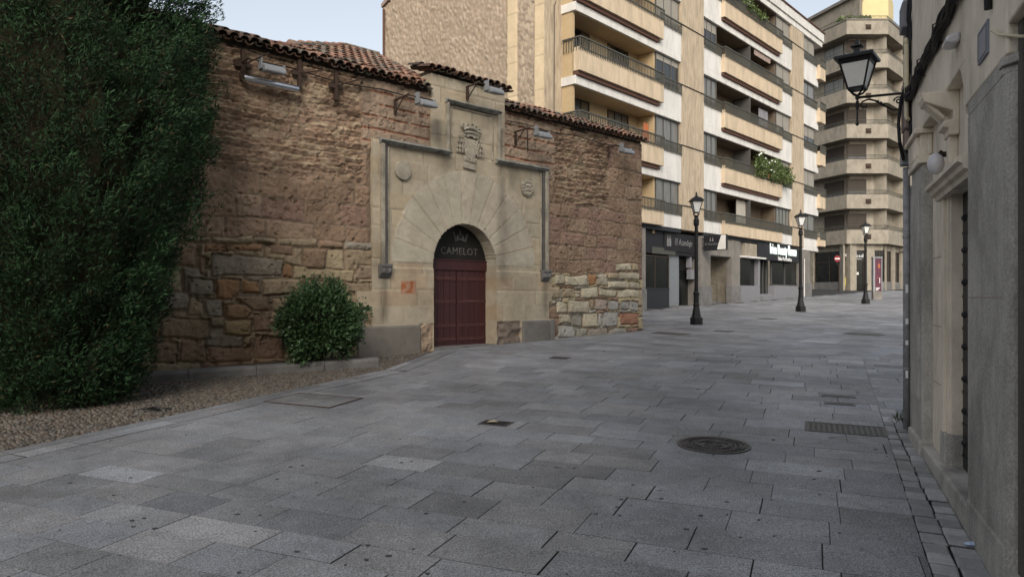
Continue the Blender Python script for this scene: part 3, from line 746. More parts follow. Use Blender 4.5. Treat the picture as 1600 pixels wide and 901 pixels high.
# ---- portal
fP = Field(FA, -2.95, 2.95, 0.35, 6.45, 0.02, (0.43,0.365,0.265), 0.06)
a_, z_ = fP.A, fP.Z
def inportal(a, z):
    m = (a > -2.26)&(a < 2.70)&(z < 4.80)
    m |= (a > -0.84)&(a < 1.24)&(z < 6.34)
    for (x0,x1,z0,z1) in ((-2.62,-2.2,0.3,1.17),(-2.6,-2.2,1.52,1.84),(2.6,2.86,0.3,1.2),(2.6,2.8,1.6,2.05)):
        m |= (a > x0)&(a < x1)&(z > z0)&(z < z1)
    return m
def inarch(a, z): return ((np.abs(a-arch_c) < arch_r)&(z < arch_z))|(((a-arch_c)**2+(z-arch_z)**2) < arch_r**2)
pc = [(0.42,0.36,0.265),(0.41,0.35,0.258),(0.44,0.38,0.285),(0.41,0.34,0.24),(0.42,0.365,0.275)]
rp = random.Random(4)
z = 1.17; rows = [0.36,0.33,0.31,0.29,0.33,0.31,0.34,0.33,0.32,0.34,0.33,0.32,0.33,0.34,0.33,0.3,0.33]
mj = (0.29,0.24,0.18)
for i,hgt in enumerate(rows):
    u = -2.62-(0.2 if i%2 else 0)
    while u < 2.9:
        ln = rp.uniform(0.5,0.95); c = rp.choice(pc)
        if z < 2.4 and rp.random() < .2: c = (0.42,0.33,0.23)
        fP.block([(u,z),(u+ln,z),(u+ln,z+hgt),(u,z+hgt)], 0.06+rp.uniform(-.004,.005), c, 0.004, 0.008, rp.uniform(-.06,.06), mcol=mj, mh=0.052); u += ln
    z += hgt
# voussoirs
nv = 13; R0, R1 = arch_r, 2.03
for k in range(nv):
    t0, t1 = math.pi*k/nv, math.pi*(k+1)/nv; tm = (t0+t1)/2
    P = lambda r,t: (arch_c+0.1*(r-arch_r)/(R1-R0)+r*math.cos(t), arch_z+r*math.sin(t))
    fP.block([P(R0*.95,t0),P(R1*.985,t0),P(R1,tm),P(R1*.985,t1),P(R0*.95,t1),], 0.067, (0.45*rp.uniform(.98,1.02),0.40,0.315), 0.003, 0.008, rp.uniform(-.03,.03), mcol=(.35,.30,.23), mh=0.062)
fP.H += (fbm(a_*8,z_*8,81,4)-.5)*0.014
# lower blocks: grey granite socle and decayed stone
for (x0,x1,z0,z1,c,hh) in ((-2.62,-1.12,0.3,1.17,(0.20,0.182,0.158),.12),(1.75,2.68,0.3,1.19,(0.185,0.172,0.155),.12),(2.69,2.86,0.3,1.2,(0.19,0.18,0.17),.12),(-1.1,-0.78,0.3,1.17,(0.36,0.27,0.19),.07),(1.0,1.73,0.3,1.17,(0.20,0.16,0.13),.05)):
    fP.block([(x0,z0),(x1,z0),(x1,z1),(x0,z1)], hh, c, 0.006, 0.02, mcol=mj, mh=0.04)
k = ((a_ > 1.0)&(a_ < 1.73)|(a_ > -1.1)&(a_ < -.78))&(z_ < 1.17); fP.H += np.where(k, (fbm(a_*7,z_*7,83,4)-.6)*.16, 0)
# red block left of the door
rbk = [Apx(623,438),Apx(648,438),Apx(648,459),Apx(623,459)]
fP.block(rbk, 0.062, (0.36,0.13,0.06), 0.004, 0.008, mcol=mj, mh=0.052)
rr_ = sstep(fbm(a_*12,z_*12,85,3),.48,.6)*((a_>rbk[0][0])&(a_<rbk[1][0])&(z_>rbk[2][1])&(z_<rbk[0][1])); fP.C = fP.C*(1-rr_[...,None]*.6)+np.array((.45,.33,.24))*rr_[...,None]*.6
# recess inside the label mould and in the niche
rec = (a_ > -1.93)&(a_ < 2.47)&(z_ < 4.70)&(z_ > 2.3)
nich = (a_ > -0.36)&(a_ < 0.96)&(z_ >= 4.62)&(z_ < 5.80)
fP.H -= np.where(rec|nich, 0.03, 0)
# dark water stains below the moulds
stn = np.zeros_like(a_)
for (cx,wd,z0,z1,am) in ((0.98+.22,.16,1.9,4.7,.35),(-0.62,.25,4.75,5.4,.45),(-0.45,.2,4.2,4.7,.35),(1.45,.35,4.1,4.7,.4),(1.12,.12,4.75,5.5,.55),(2.55,.1,1.2,2.2,.5),(-1.98,.1,1.2,2.2,.5)):
    stn = np.maximum(stn, am*np.exp(-((a_-cx)/wd)**2)*sstep(z_, z0-.1, z0+.3)*(1-sstep(z_, z1-.05, z1+.05))*(.5+fbm(a_*6,z_*1.5,91,3)))
fP.C *= (1-np.clip(stn,0,.75))[...,None]
fP.C *= (0.88+0.24*fbm(a_*1.2,z_*1.2,95,4))[...,None]
fP.M = inportal(a_, z_)&~inarch(a_, z_)
fP.build('portal_surround', M['ashlar'], old, skirt=0.42)
# back of tower block above eave
tb = MB(FA); tb.box(-0.82,1.22,-0.45,-0.02,5.7,6.33); tb.build('gable_block', M['cream'], old)
# label mould strips (white outer strip, dark channel)
M['mould'] = mat('moulded stone', (0.36,0.325,0.26), 0.9, 0.15, 6, 0.3, 50, dirt=0.45, dirt_scale=2.5)
M['mould_d'] = mat('lichen dark hood stone', (0.26,0.26,0.235), 0.9, 0.35, 6, 0.5, 50, dirt=0.55, dirt_scale=5)
M['channel'] = mat('dark channel stone', (0.11,0.105,0.10), 0.95, 0.25, 6, 0.3, 40)
lm = MB(FA)
for (x0,x1) in ((-2.08,-2.0),(2.53,2.6)): lm.box(x0,x1,0.0,0.13,2.36,4.70)
for (x0,x1,z0,z1) in ((-0.46,-0.40,4.78,5.80),(0.99,1.05,4.78,5.80)): lm.box(x0,x1,0.0,0.13,z0,z1)
for (x0,x1) in ((-1.90,-1.87),(2.40,2.43)): lm.box(x0,x1,0.0,0.075,2.36,4.66)
lm.box(-.30,-.27,0,.06,4.75,5.72); lm.box(.87,.90,0,.06,4.75,5.72); lm.box(-.30,.90,0,.06,5.72,5.75)
lm.build('label_mould', M['mould'], old, bevel=.01)
ch = MB(FA)
for (x0,x1) in ((-1.998,-1.93),(2.46,2.528)): ch.box(x0,x1,0.0,0.085,2.36,4.70)
split(ch, 'mould_channel', M['channel'], old)
for (x0,x1,zz) in ((-2.10,-0.37,4.70),(0.96,2.62,4.70),(-0.48,1.07,5.78)):
    h = MB(FA); h.profile([(0,zz),(0.10,zz),(0.17,zz+.05),(0.17,zz+.065),(0.05,zz+.12),(0,zz+.12)], x0, x1); h.build('hood_mould', M['mould_d'], old, bevel=.006)
for cx_ in (-1.99, 2.53):
    c = MB(FA); c.profile([(0,2.36),(.19,2.36),(.19,2.31),(.17,2.29),(.15,2.18),(.07,2.08),(0,2.06)], cx_-.13, cx_+.13)
    for dx in (-.07,.07): 
        q = FA.p(cx_+dx,.15,2.22); c.ball(q, .05,.05,.06, 8,6)
    c.build('corbel', M['granite_base'], old, bevel=.012)
# roundels
for (px,py,rr,deco) in ((627,267,0.19,0),(821,294,0.20,1)):
    a,z = Apx(px,py); r_ = MB(FA); n = 28
    r_.prism([(a+rr*math.cos(2*math.pi*k/n), z+rr*math.sin(2*math.pi*k/n)) for k in range(n)], 0.02, 0.085)
    if deco:
        for k in range(12):
            q = FA.p(a+.15*math.cos(k*.5236), .085, z+.15*math.sin(k*.5236)); r_.ball(q,.035,.035,.035,6,5)
        for k in range(8):
            q = FA.p(a+random.uniform(-.07,.07), .09, z+random.uniform(-.07,.07)); r_.ball(q,.03,.03,.03,6,5)
    r_.build('roundel', M['mould'], old, bevel=.008)
# coat of arms
ca, cz = Apx(732,230); ca += .0; H_ = .95; ct = MB(FA)
def P2(x, y): return (ca+(x-432)/901*90*0.0134*1.28, cz+.05-(y-470)/901*90*0.0134*1.02)   # crop pixels to wall
sh = [(330,380),(540,400),(540,590),(500,660),(430,705),(360,660),(325,590)]
ct.prism([P2(x,y) for x,y in sh], 0.02, 0.085)
ct.prism([P2(x,y) for x,y in [(318,760),(515,775),(515,870),(318,850)]], 0.02, 0.08)
ct.prism([P2(x,y) for x,y in [(310,680),(350,650),(490,650),(530,680),(500,760),(330,755)]], 0.02, 0.075)
def arc_t(cx, cy, r, t0, t1, rad=.022, n=9, asp=1.0, b=.085):
    pts = []
    for k in range(n+1):
        t = R(t0+(t1-t0)*k/n); a,z = P2(cx+r*math.cos(t), cy-r*asp*math.sin(t)); pts.append((a,b,z))
    ct.tube(pts, rad, 6)
arc_t(430,370,110,10,170,.03,asp=.5); arc_t(430,370,60,0,180,.03,asp=.6)
for (cx_,cy_) in ((300,200),(370,190),(440,180),(500,205),(555,235)):
    arc_t(cx_,cy_,30,-60,240,.022,b=.10)
arc_t(430,290,125,20,160,.035,asp=.55,b=.10); arc_t(430,330,120,15,165,.03,asp=.35,b=.11)
for sgn in (-1,1):
    xx = 432+sgn*155
    for row,(yy,cnt) in enumerate(((380,1),(450,2),(540,3),(610,3))):
        for k in range(cnt):
            x_ = xx+(k-(cnt-1)/2)*42+sgn*12; a,z = P2(x_, yy+sgn*12); ct.ball(FA.p(a,.06,z), .028,.028,.05,7,5)
            ct.tube([(a,.05,z+.1),(a,.05,z)], .010, 5)
    pts = []
    for k in range(10):
        yy = 330+k*28; a,z = P2(432+sgn*(118+12*math.sin(k*1.5)), yy+sgn*8); pts.append((a,.08,z))
    ct.tube(pts, .018, 5)
for k in range(38):
    x_, y_ = random.uniform(345,525), random.uniform(410,640); a,z = P2(x_,y_); ct.ball(FA.p(a,.08,z), .02,.02,.03,6,4)
for x_ in (395,430,470):
    a0_,z0_ = P2(x_,420); a1_,z1_ = P2(x_,640); ct.tube([(a0_,.085,z0_),(a1_,.085,z1_)], .012, 5)
for (x_,y_) in ((350,715),(400,725),(455,735),(500,735)):
    arc_t(x_,y_,18,0,300,.014,b=.08)
ct.build('coat_of_arms', M['mould'], old, smooth=False)
# ---- door
dr = MB(FA); db = -0.30
dz0 = SL*15.5+.0
for side in (0,1):
    x0 = arch_c-arch_r+.01+side*arch_r; x1 = x0+arch_r-.015
    leaf = MB(FA); n = 5
    for k in range(n):
        p0 = x0+(x1-x0)*k/n; p1 = x0+(x1-x0)*(k+1)/n; leaf.box(p0+.004,p1-.004,db-.05,db+random.uniform(-.003,.003),dz0-.1,2.30)
    L_ = leaf.build('door_leaf', M['door'], old, bevel=.004)
    s_ = MB(FA)
    for zz in (2.32-.2,1.62,1.10,dz0+.18):
        s_.box(x0+.01,x1-.01,db+.002,db+.012,zz-.035,zz+.035)
        for k in range(n):
            for dx in (-.035,.035):
                q = FA.p(x0+(x1-x0)*(k+.5)/n+dx, db+.012, zz-(0.06 if zz>2 else 0)); s_.ball(q,.013,.013,.013,6,4)
    s_.build('strap', M['strap'], L_)
hd = MB(FA); hd.box(arch_c-arch_r,arch_c+arch_r,db-.05,db+.03,2.30,2.52); hd.box(arch_c-arch_r,arch_c+arch_r,db-.05,db+.045,2.50,2.53); hd.build('door_head', M['door'], old, bevel=.005)
tp = MB(FA); n = 24; tp.prism([(arch_c+.89*math.cos(math.pi*k/n), 2.41+.89*math.sin(math.pi*k/n)) for k in range(n+1)], db-.06, db-.01); tpo = tp.build('tympanum', M['tymp'], old)
ca_t = (Apx(688,0,db)[0]+Apx(747,0,db)[0])/2; cz_t = Apx(718,393,db)[1]
text('CAMELOT', 0.215, FA, ca_t, db-.005, cz_t, M['worn_paint'], tpo, .006, spacing=1.12)
cr = MB(FA)
for pts in ([(-.22,.22),(-.15,-.02),(-.11,.0),(-.16,.14)],[(.24,.18),(.17,-.02),(.13,.0),(.17,.12)],[(-.03,.14),(.0,.26),(.03,.14),(.0,.10)],[(-.15,-.03),(0,.02),(0,.06),(-.16,.02)],[(.16,-.03),(0,.02),(0,.06),(.17,.02)],[(-.13,.02),(-.08,.14),(-.04,.07),(-.07,.03)],[(.13,.02),(.08,.14),(.04,.07),(.07,.03)]):
    cr.prism([(ca_t+.02+x*.95, cz_t+.24+y*.95) for x,y in pts], db-.015, db+.002)
cr.build('crown_emblem', M['worn_paint'], tpo)
sl_ = MB(FA); sl_.box(arch_c-arch_r-.02,arch_c+arch_r+.02,-.45,.04,.2,dz0+.045); sl_.build('threshold', M['granite_base'], old, bevel=.01)

# ---- tiles
def tile(mbx, fr, a, b0, z0, b1, z1, r0, r1, col, up=True, n=6, th=.014):
    """half-round tile running from (b0,z0) [low/front] to (b1,z1)"""
    A0, A1 = Vector(fr.p(a,b0,z0)), Vector(fr.p(a+random.uniform(-.008,.008),b1,z1)); t = (A1-A0).normalized(); x = Vector((fr.a[0],fr.a[1],0)); y = x.cross(t)
    if y.z < 0: y = -y
    vs = []; sg = 1 if up else -1
    for (P,r) in ((A0,r0),(A1,r1)):
        for rr in (r, r-th):
            for k in range(n+1):
                an = math.pi*k/n; vs.append(P+x*rr*math.cos(an)+y*sg*rr*math.sin(an)*.85)
    m_ = n+1; fs = []
    for k in range(n):
        fs += [(k,k+1,2*m_+k+1,2*m_+k),(m_+k,3*m_+k,3*m_+k+1,m_+k+1),(k,m_+k,m_+k+1,k+1)]
    fs += [(0,2*m_,3*m_,m_),(n,m_+n,3*m_+n,2*m_+n)]
    mbx.add(vs, fs, col)
def tcol(r=random):
    k = r.random(); t = r.uniform(.7,1.3)
    if k < .45: c = (.27,.15,.105)
    elif k < .75: c = (.22,.145,.105)
    else: c = (.15,.125,.10)
    return tuple(q*t for q in c)
def eave(u0, u1, z, rows=2, lift=0.0, dark=False, slope=.42):
    m_ = MB(FA); u = u0
    while u <= u1:
        jz = random.gauss(0,.012)+lift*((u1-u)/(u1-u0))
        for k in range(rows):
            b0 = .20-.36*k+random.gauss(0,.012); b1 = b0-.44; zz0 = z+jz+(.20-b0)*slope+.02*k; zz1 = zz0+.44*slope-.015
            c = tcol(); c = tuple(q*.55 for q in c) if dark else c
            tile(m_, FA, u, b0, zz0+.06, b1, zz1+.06, .088, .070, c)
            c = tcol(); c = tuple(q*.5 for q in c)
            tile(m_, FA, u+.09, b0-.03, zz0+.06, b1, zz1+.06, .075, .085, c, up=False)
        u += .18
    return m_
m_ = eave(-4.1, -0.95, 5.94, 2); m_.build('eave_tiles', M['tile'], old, cols=True)
m_ = eave(1.32, 6.5, 5.94, 3); m_.build('eave_tiles', M['tile'], old, cols=True)
m_ = eave(-0.90, 1.30, 6.36, 2, dark=True, slope=.25); m_.build('coping_tiles', M['tile'], old, cols=True)
m_ = eave(-10.4, -4.2, 5.95, 2, lift=.0, dark=True, slope=.42)
for q in range(34): tile(m_, FA, -10.2+.18*q, -.35+random.gauss(0,.02), 6.20, -.80, 6.16, .10,.08, tuple(c*.6 for c in tcol()))
m_.build('eave_tiles', M['tile'], old, cols=True)
mo = MB(FA); mo.box(-10.4,-.86,-.5,-.012,5.88,6.10); mo.box(1.26,6.44,-.5,-.012,5.88,6.10); mo.box(-.80,1.2,-.4,-.012,6.3,6.42); split(mo, 'eave_mortar', M['earth'], old)
# hipped roof behind
rf = MB(FA); sl2 = .5
for i in range(18):
    u = -4.05+.19*i
    for k in range(9):
        b0 = -.15-.34*k; 
        hipu = -4.1+3.1*(-b0)/3.0
        if u < hipu-.05 or b0 < -3.05: continue
        uu = u
        zz = 6.05+(-b0)*sl2
        tile(rf, FA, uu, b0, zz+.03+.02, b0-.42, zz+.42*sl2-.01+.03, .090,.072, tcol())
        c = tuple(q*.6 for q in tcol()); tile(rf, FA, uu+.095, b0, zz+.03, b0-.42, zz+.42*sl2+.03, .08,.09, c, up=False)
for i in range(6):
    u = -.95+.19*i
    for k in range(9):
        b0 = -.55-.34*k
        if b0 < -3.05 or u > -.9+.65*(-b0)/3.0+.1: continue
        zz = 6.05+(-b0)*sl2; tile(rf, FA, u, b0, zz+.05, b0-.42, zz+.42*sl2+.02, .09,.072, tcol())
# hip ridge caps
for (pa,pb) in (((-4.1,0,6.10),(-.98,-3.0,7.60)),((-.83,-.4,6.32),(-.25,-3.0,7.58))):
    n = 12
    for k in range(n):
        t = k/n; P = [pa[i]+(pb[i]-pa[i])*t for i in range(3)]; Q = [pa[i]+(pb[i]-pa[i])*(t+1.25/n) for i in range(3)]
        rf.tube([tuple(P),tuple(Q)], [.095,.075], 8, tcol())
rf.build('roof_tiles', M['tile'], old, cols=True)
rs = MB(FA); rs.add([FA.p(-4.1,-.1,6.02),FA.p(-.9,-.1,6.02),FA.p(-.3,-3,7.5),FA.p(-.95,-3,7.5),FA.p(-4.1,-6,6.02),FA.p(-.3,-6,6.02)],[(0,1,2,3),(0,3,4),(3,2,5,4),(1,5,2),(0,4,5,1)]); rs.build('roof_deck', M['earth'], old)
rc = MB(FA); rc.box(-1.05,-.1,-3.25,-2.95,7.45,7.68); rc.build('ridge_block', M['mould_d'], old, bevel=.02)
rb2 = MB(FA); rb2.add([FA.p(1.25,-.2,5.98),FA.p(UR,-.2,5.98),FA.p(UR,-5,7.6),FA.p(1.25,-5,7.6),FA.p(UR,-9,5.98),FA.p(1.25,-9,5.98)],[(0,1,2,3),(3,2,4,5),(1,4,2),(0,3,5)]); rb2.build('rear_roof', M['earth'], old)

# ---- floodlights on the old wall
def floodlight(px, py, label, reach=0.55, b_=0.0, tilt=0):
    a, z = Apx(px, py, reach); base = FA.p(a-.05,b_+.05,z+.0)
    t = thing('floodlight', label, 'floodlight', base, 'grey floodlights on iron arms along the old wall')
    m_ = MB(FA); m_.box(a-.42,a-.38,b_+.0,b_+.06,z-.18,z+.12); m_.tube([(a-.40,b_+.04,z+.10),(a-.40,reach,z+.12)], .020, 6); m_.tube([(a-.40,b_+.04,z-.16),(a-.40,b_+reach*.65,z+.10)], .012, 6)
    m_.tube([(a-.40,reach-.03,z+.11),(a-.15,reach-.03,z+.12),(a+.2,reach-.03,z+.12)], .013, 6); m_.build('bracket', M['rust'], t)
    h = MB(FA)
    h.profile([(reach-.10,z-.03),(reach+.14,z-.08),(reach+.16,z-.05),(reach+.14,z+.02),(reach+.02,z+.09),(reach-.08,z+.07)], a-.19, a+.19)
    H = h.build('lamp_housing', M['grey_case'], t, bevel=.015)
    g_ = MB(FA); g_.add([FA.p(a-.16,reach-.08,z-.028),FA.p(a+.16,reach-.08,z-.028),FA.p(a+.16,reach+.12,z-.072),FA.p(a-.16,reach+.12,z-.072),FA.p(a-.16,reach-.08,z-.024),FA.p(a+.16,reach-.08,z-.024),FA.p(a+.16,reach+.12,z-.068),FA.p(a-.16,reach+.12,z-.068)],[(0,1,2,3),(4,5,6,7),(0,1,5,4),(1,2,6,5),(2,3,7,6),(3,0,4,7)]); g_.build('lens', M['glass'], H)
    y_ = MB(FA); y_.box(a-.22,a-.20,reach-.06,reach+.08,z-.02,z+.19); y_.box(a+.20,a+.22,reach-.06,reach+.04,z-.02,z+.12); y_.box(a-.22,a+.22,reach-.06,reach-.03,z+.10,z+.13); y_.build('yoke', M['grey_case'], t)
floodlight(425,110,'grey floodlight hanging above the steel tube light', .35)
floodlight(665,163,'grey floodlight just left of the carved doorway top', .5)
floodlight(771,143,'grey floodlight on the tiled block above the coat of arms', .5, .08)
floodlight(847,212,'grey floodlight just right of the doorway top', .5)
floodlight(978,237,'grey floodlight at the right end of the old wall', .3)
def cross_bracket(px, py, to, label):
    a, z = Apx(px, py); t = MB(FA); h = .26
    t.box(a-.03,a+.03,0.03,.10,z-h,z+h); t.box(a-.14,a+.14,.04,.09,z-.045,z+.035); a1,z1 = Apx(*to,.6)
    t.tube([(a,.08,z),(a1,.55,z1)], .013, 6)
    tag(t.build('wall_tie', M['rust'], origin=FA.p(a,0.03,z-h)), label, 'iron tie', 'iron cross ties under the eaves')
cross_bracket(377,103,(422,82),'rusty iron cross tie nearest the tree under the eaves')
cross_bracket(465,116,(512,108),'rusty iron cross tie at the right end of the tube light')
cross_bracket(522,136,(572,120),'rusty iron cross tie standing alone right of the tube light')
a0,z0 = Apx(380,122,.15); a1,z1 = Apx(465,140,.15)
t = thing('tube_light', 'long polished steel tube light fixed below the eaves', 'wall light', FA.p(a0,.1,z0)); m_ = MB(FA); m_.tube([(a0,.16,z0),(a1,.16,z0)], .06, 14); m_.build('tube', M['steel'], t, smooth=True, bevel=.003)
m_ = MB(FA)
for a in (a0+.03,a1-.03,(a0+a1)/2): m_.box(a-.02,a+.02,.03,.10,z0-.03,z0+.03)
m_.build('clip', M['rust'], t)
cb = MB(FA)
pts = [(-4.4+k*.4, .07+.01*math.sin(k*2.1), 5.72+.03*math.sin(k*1.3)) for k in range(10)]; cb.tube(pts, .012, 5)
pts = [(1.3+k*.4, .07, 5.70+.02*math.sin(k*1.3)) for k in range(13)]; cb.tube(pts, .012, 5)
cb.tube([(1.95,.06,5.7),(1.97,.06,5.1)], .010, 5)
split(cb, 'wall_cable', M['cable'], old)

# ================================================================== APARTMENT BLOCK B
Bb = FB.p(12,0,0); Bz = SL*(25.28+.748*12)
apt = thing('apartment_block', 'long cream apartment block with white and ochre balconies above shops', 'building', (Bb[0],Bb[1],Bz))
RK = [5.87+2.72*k for k in range(5)]
ZTOP = 18.6
# gable wall with raised stones
FG = Fr(FB.p(.83,-.68,0)[:2], -FB.b, -FB.a)    # a runs back along the gable, b out
fG = Field(FG, 0.0, 9.25, 4.5, 18.8, 0.05, (0.50,0.39,0.285))
fG.warp(.06, 2.5, 301); rg = random.Random(8)
zz = 4.4; row = 0
while zz < 18.8:
    x = rg.uniform(-.2,0)
    while x < 9.4:
        w_, h_ = rg.uniform(.08,.20), rg.uniform(.16,.34); n = 7; rot = rg.uniform(-.15,.7); cx_, cz_ = x+w_/2+rg.uniform(-.03,.03), zz+rg.uniform(-.08,.08)
        poly = []
        for k in range(n):
            t = 2*math.pi*k/n; ex, ez = w_/2*math.cos(t), h_/2*math.sin(t); poly.append((cx_+ex*math.cos(rot)-ez*math.sin(rot)*-1*.6, cz_+ez*math.cos(rot)))
        t = rg.uniform(.9,1.18); fG.block(poly, rg.uniform(.015,.04), (.56*t,.455*t,.35*t), .003, .03); x += w_+rg.uniform(.0,.07)
    zz += .17
fG.H += (fbm(fG.A*5, fG.Z*5, 305, 4)-.5)*.05
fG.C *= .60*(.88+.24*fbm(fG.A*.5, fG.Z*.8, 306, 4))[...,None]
def xz(px): # px -> a on gable
    return frame_uv(FG, px, 0)[0]
for (p0,p1,hh) in ((793,809,.05),(836,852,.06)):
    a0,a1 = sorted((xz(p0),xz(p1))); a0 = max(a0,-.02); k = (fG.A > a0)&(fG.A < a1)
    fG.H = np.where(k, hh+(fbm(fG.A*3,fG.Z*3,307,3)-.5)*.01, fG.H); 
    zc = (fG.Z/.62); jn = (np.abs((zc%1)-.5) > .47)
    cc = np.array((.56,.45,.30))*(.9+.2*vnoise(np.floor(zc)*3.7+a0, np.floor(zc)*0, 309))[...,None]; cc = np.where(jn[...,None], cc*.75, cc)
    fG.C = np.where(k[...,None], cc, fG.C)
k = fG.A > 9.15; fG.C = np.where(k[...,None], np.array((.52,.42,.30)), fG.C); fG.H = np.where(k, .04, fG.H)
fG.M = fG.Z < 14.72+(9.25-fG.A)*.45
fG.build('gable_wall', M['gable'], apt, skirt=.4)
vg = MB(FG)
for (a0,z0,a1,z1) in ((9.3,14.72,0,18.88),): 
    vg.add([FG.p(a0,.12,z0-.02),FG.p(a1,.12,z1-.02),FG.p(a1,.12,z1+.16),FG.p(a0,.12,z0+.16),FG.p(a0,-.5,z0-.02),FG.p(a1,-.5,z1-.02),FG.p(a1,-.5,z1+.16),FG.p(a0,-.5,z0+.16)],[(0,1,2,3),(7,6,5,4),(0,4,5,1),(2,6,7,3),(0,3,7,4),(1,5,6,2)])
vg.build('verge', M['pinkbox'], apt)
gp = MB(FG); gp.tube([(9.12,.12,14.6),(9.12,.12,4.5)], .05, 8); gp.build('drainpipe', M['brown'], apt)
co = MB(FB); co.box(.86,28.1,-9.8,-1.0,4.79,14.7); co.box(.86,28.1,-6,-1.0,14.7,17.9); co.box(.86,1.85,-2,-.70,1.0,18.5); co.box(-.5,26.1,-9.8,-4.0,1.0,4.79); co.build('core_wall', M['ochre_in'], apt)
pr = MB(FB)
pr.box(.83,1.90,-1.8,-.66,1.0,18.7)
pr.box(9.81,12.0,-1.8,.0,4.78,18.5); pr.box(23.1,25.07,-1.8,.0,4.78,18.5)
split(pr, 'pier_cladding', M['traver'], apt, .01)
# joint lines on piers
jl = MB(FB)
for rk in RK:
    for (v0,v1) in ((9.79,12.02),(23.08,25.09)): jl.tube([(v0,.03,rk),(v1,.03,rk)], .018, 5)
split(jl, 'facade_cord', M['cable'], apt)
jl = MB(FB); jl.tube([(1.35,-.63,4.5),(1.38,-.63,12.5),(1.5,-.63,12.7)], .014, 5); jl.build('facade_cable', M['cable'], apt)

rw = random.Random(12)
def vz(px, py, w_=0.0): return Bpx(px, py, w_)
def railing(v0, v1, w_, zt, zb, ends=(), step=.115):
    m_ = MB(FB); m_.box(v0,v1,w_-.03,w_+.03,zt-.05,zt); m_.box(v0,v1,w_-.012,w_+.012,zb+.10,zb+.13)
    n = int((v1-v0)/step)
    for k in range(n+1):
        v = v0+(v1-v0)*k/n; m_.box(v-.013,v+.013,w_-.013,w_+.013,zb,zt-.04)
    for (v,wa) in ends:
        m_.box(v-.03,v+.03,wa,w_,zt-.05,zt); k = int(abs(w_-wa)/step)
        for i in range(k): 
            ww = wa+(w_-wa)*(i+.5)/k; m_.box(v-.013,v+.013,ww-.013,ww+.013,zb,zt-.04)
    return m_
def window(v0, v1, w_, z0, z1, n, parent, pane='glass', frame='alu', shut=0.0, smat='shutter'):
    f = MB(FB); t = .045
    f.box(v0,v1,w_-.06,w_,z0,z0+t); f.box(v0,v1,w_-.06,w_,z1-t,z1); f.box(v0,v0+t,w_-.06,w_,z0+t,z1-t); f.box(v1-t,v1,w_-.06,w_,z0+t,z1-t)
    for k in range(1,n):
        v = v0+(v1-v0)*k/n; f.box(v-.025,v+.025,w_-.055,w_-.003,z0+t,z1-t)
    fo = f.build('window', M[frame], parent)
    p_ = MB(FB)
    zt = z1-t-(z1-z0)*shut
    for k in range(n):
        a = v0+(v1-v0)*k/n+.02; b = v0+(v1-v0)*(k+1)/n-.02
        p_.box(a,b,w_-.045,w_-.035,z0+t*.5,z1-t*.5)
    p_.build('pane', M[pane], fo)
    if shut > 0:
        s_ = MB(FB); zz = z1-t
        while zz > zt: s_.box(v0+t,v1-t,w_-.03,w_-.012,zz-.055,zz-.004); zz -= .06
        s_.build('roller_shutter', M[smat], fo)
    return fo
def bay(v0, v1, bx0, bx1, k, open0, open1, wins, doors, divider=None, first=False, slabs=True, boxw=.20):
    rk = RK[k]; zc = rk+1.0
    if k > 0:
        s_ = MB(FB); s_.box(v0,v1-.003,-1.8,0,rk-1.72,rk-1.40); s_.build('floor_slab', M['white'], apt, bevel=.01)
        s_ = MB(FB); s_.box(bx0+.03,bx1-.25,-.1,.10,rk-1.398,rk-1.252); s_.build('soffit_band', M['brown'], apt)
        zb = rk-1.25
    else: zb = 4.80; 
    if k == 0:
        s_ = MB(FB); s_.box(v0,v1-.003,-1.8,-.02,4.62,4.795); s_.build('floor_slab', M['shop_dark'], apt)
    bp = MB(FB); bp.box(bx0,bx1,boxw-.15,boxw,zb,rk-.38); bp.box(bx0,bx0+.15,-.1,boxw-.15,zb,rk-.38); bp.box(bx1-.15,bx1,-.1,boxw-.15,zb,rk-.38); bp.box(bx0+.15,bx1-.15,-1.0,boxw-.15,zb+.002,zb+.12)
    bp.build('balcony_parapet', M['ochre'], apt, bevel=.012)
    railing(bx0,bx1,boxw+.03,rk,rk-.52,ends=((bx0,-.1 if bx0 > 2 else -.6),)).build('railing', M['rail'], apt)
    for (p0,p1) in ((v0,bx0),(bx1,v1)):
        if p1-p0 > .15:
            wp = MB(FB); wp.box(p0+.003,p1-.003,-.16,-.001,zb-.15 if k > 0 else zb,rk-.38); wp.build('white_panel', M['white'], apt)
            railing(p0+.02,p1-.02,.035,rk,rk-.52).build('railing', M['rail'], apt)
    for (a,b,n,pane,shut,sm) in wins:
        window(a,b,-.12,rk-.378,zc-.002,n,apt,pane,'alu',shut,sm)
    for (a,b,n,pane,shut,sm) in doors:
        window(a,b,-.93,rk-1.2,rk+.90,n,apt,pane,'alu_dark',shut,sm)
    # side cheeks of the open loggia
    ck = MB(FB)
    for v in (open0,open1): ck.box(v-.06,v+.06,-1.0,-.17,rk-1.39,zc-.003)
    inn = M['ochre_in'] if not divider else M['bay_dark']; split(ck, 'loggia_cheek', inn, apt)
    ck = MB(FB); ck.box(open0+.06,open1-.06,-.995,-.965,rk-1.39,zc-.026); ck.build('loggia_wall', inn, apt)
    if divider:
        ck = MB(FB); ck.box(divider-.04,divider+.04,-1.0,-.02,rk-1.3,zc-.03); ck.build('balcony_divider', M['alu'], apt)
    ck = MB(FB); ck.box(open0+.06,open1-.06,-.99,-.06,zc-.025,zc-.003); ck.build('loggia_ceiling', inn, apt)
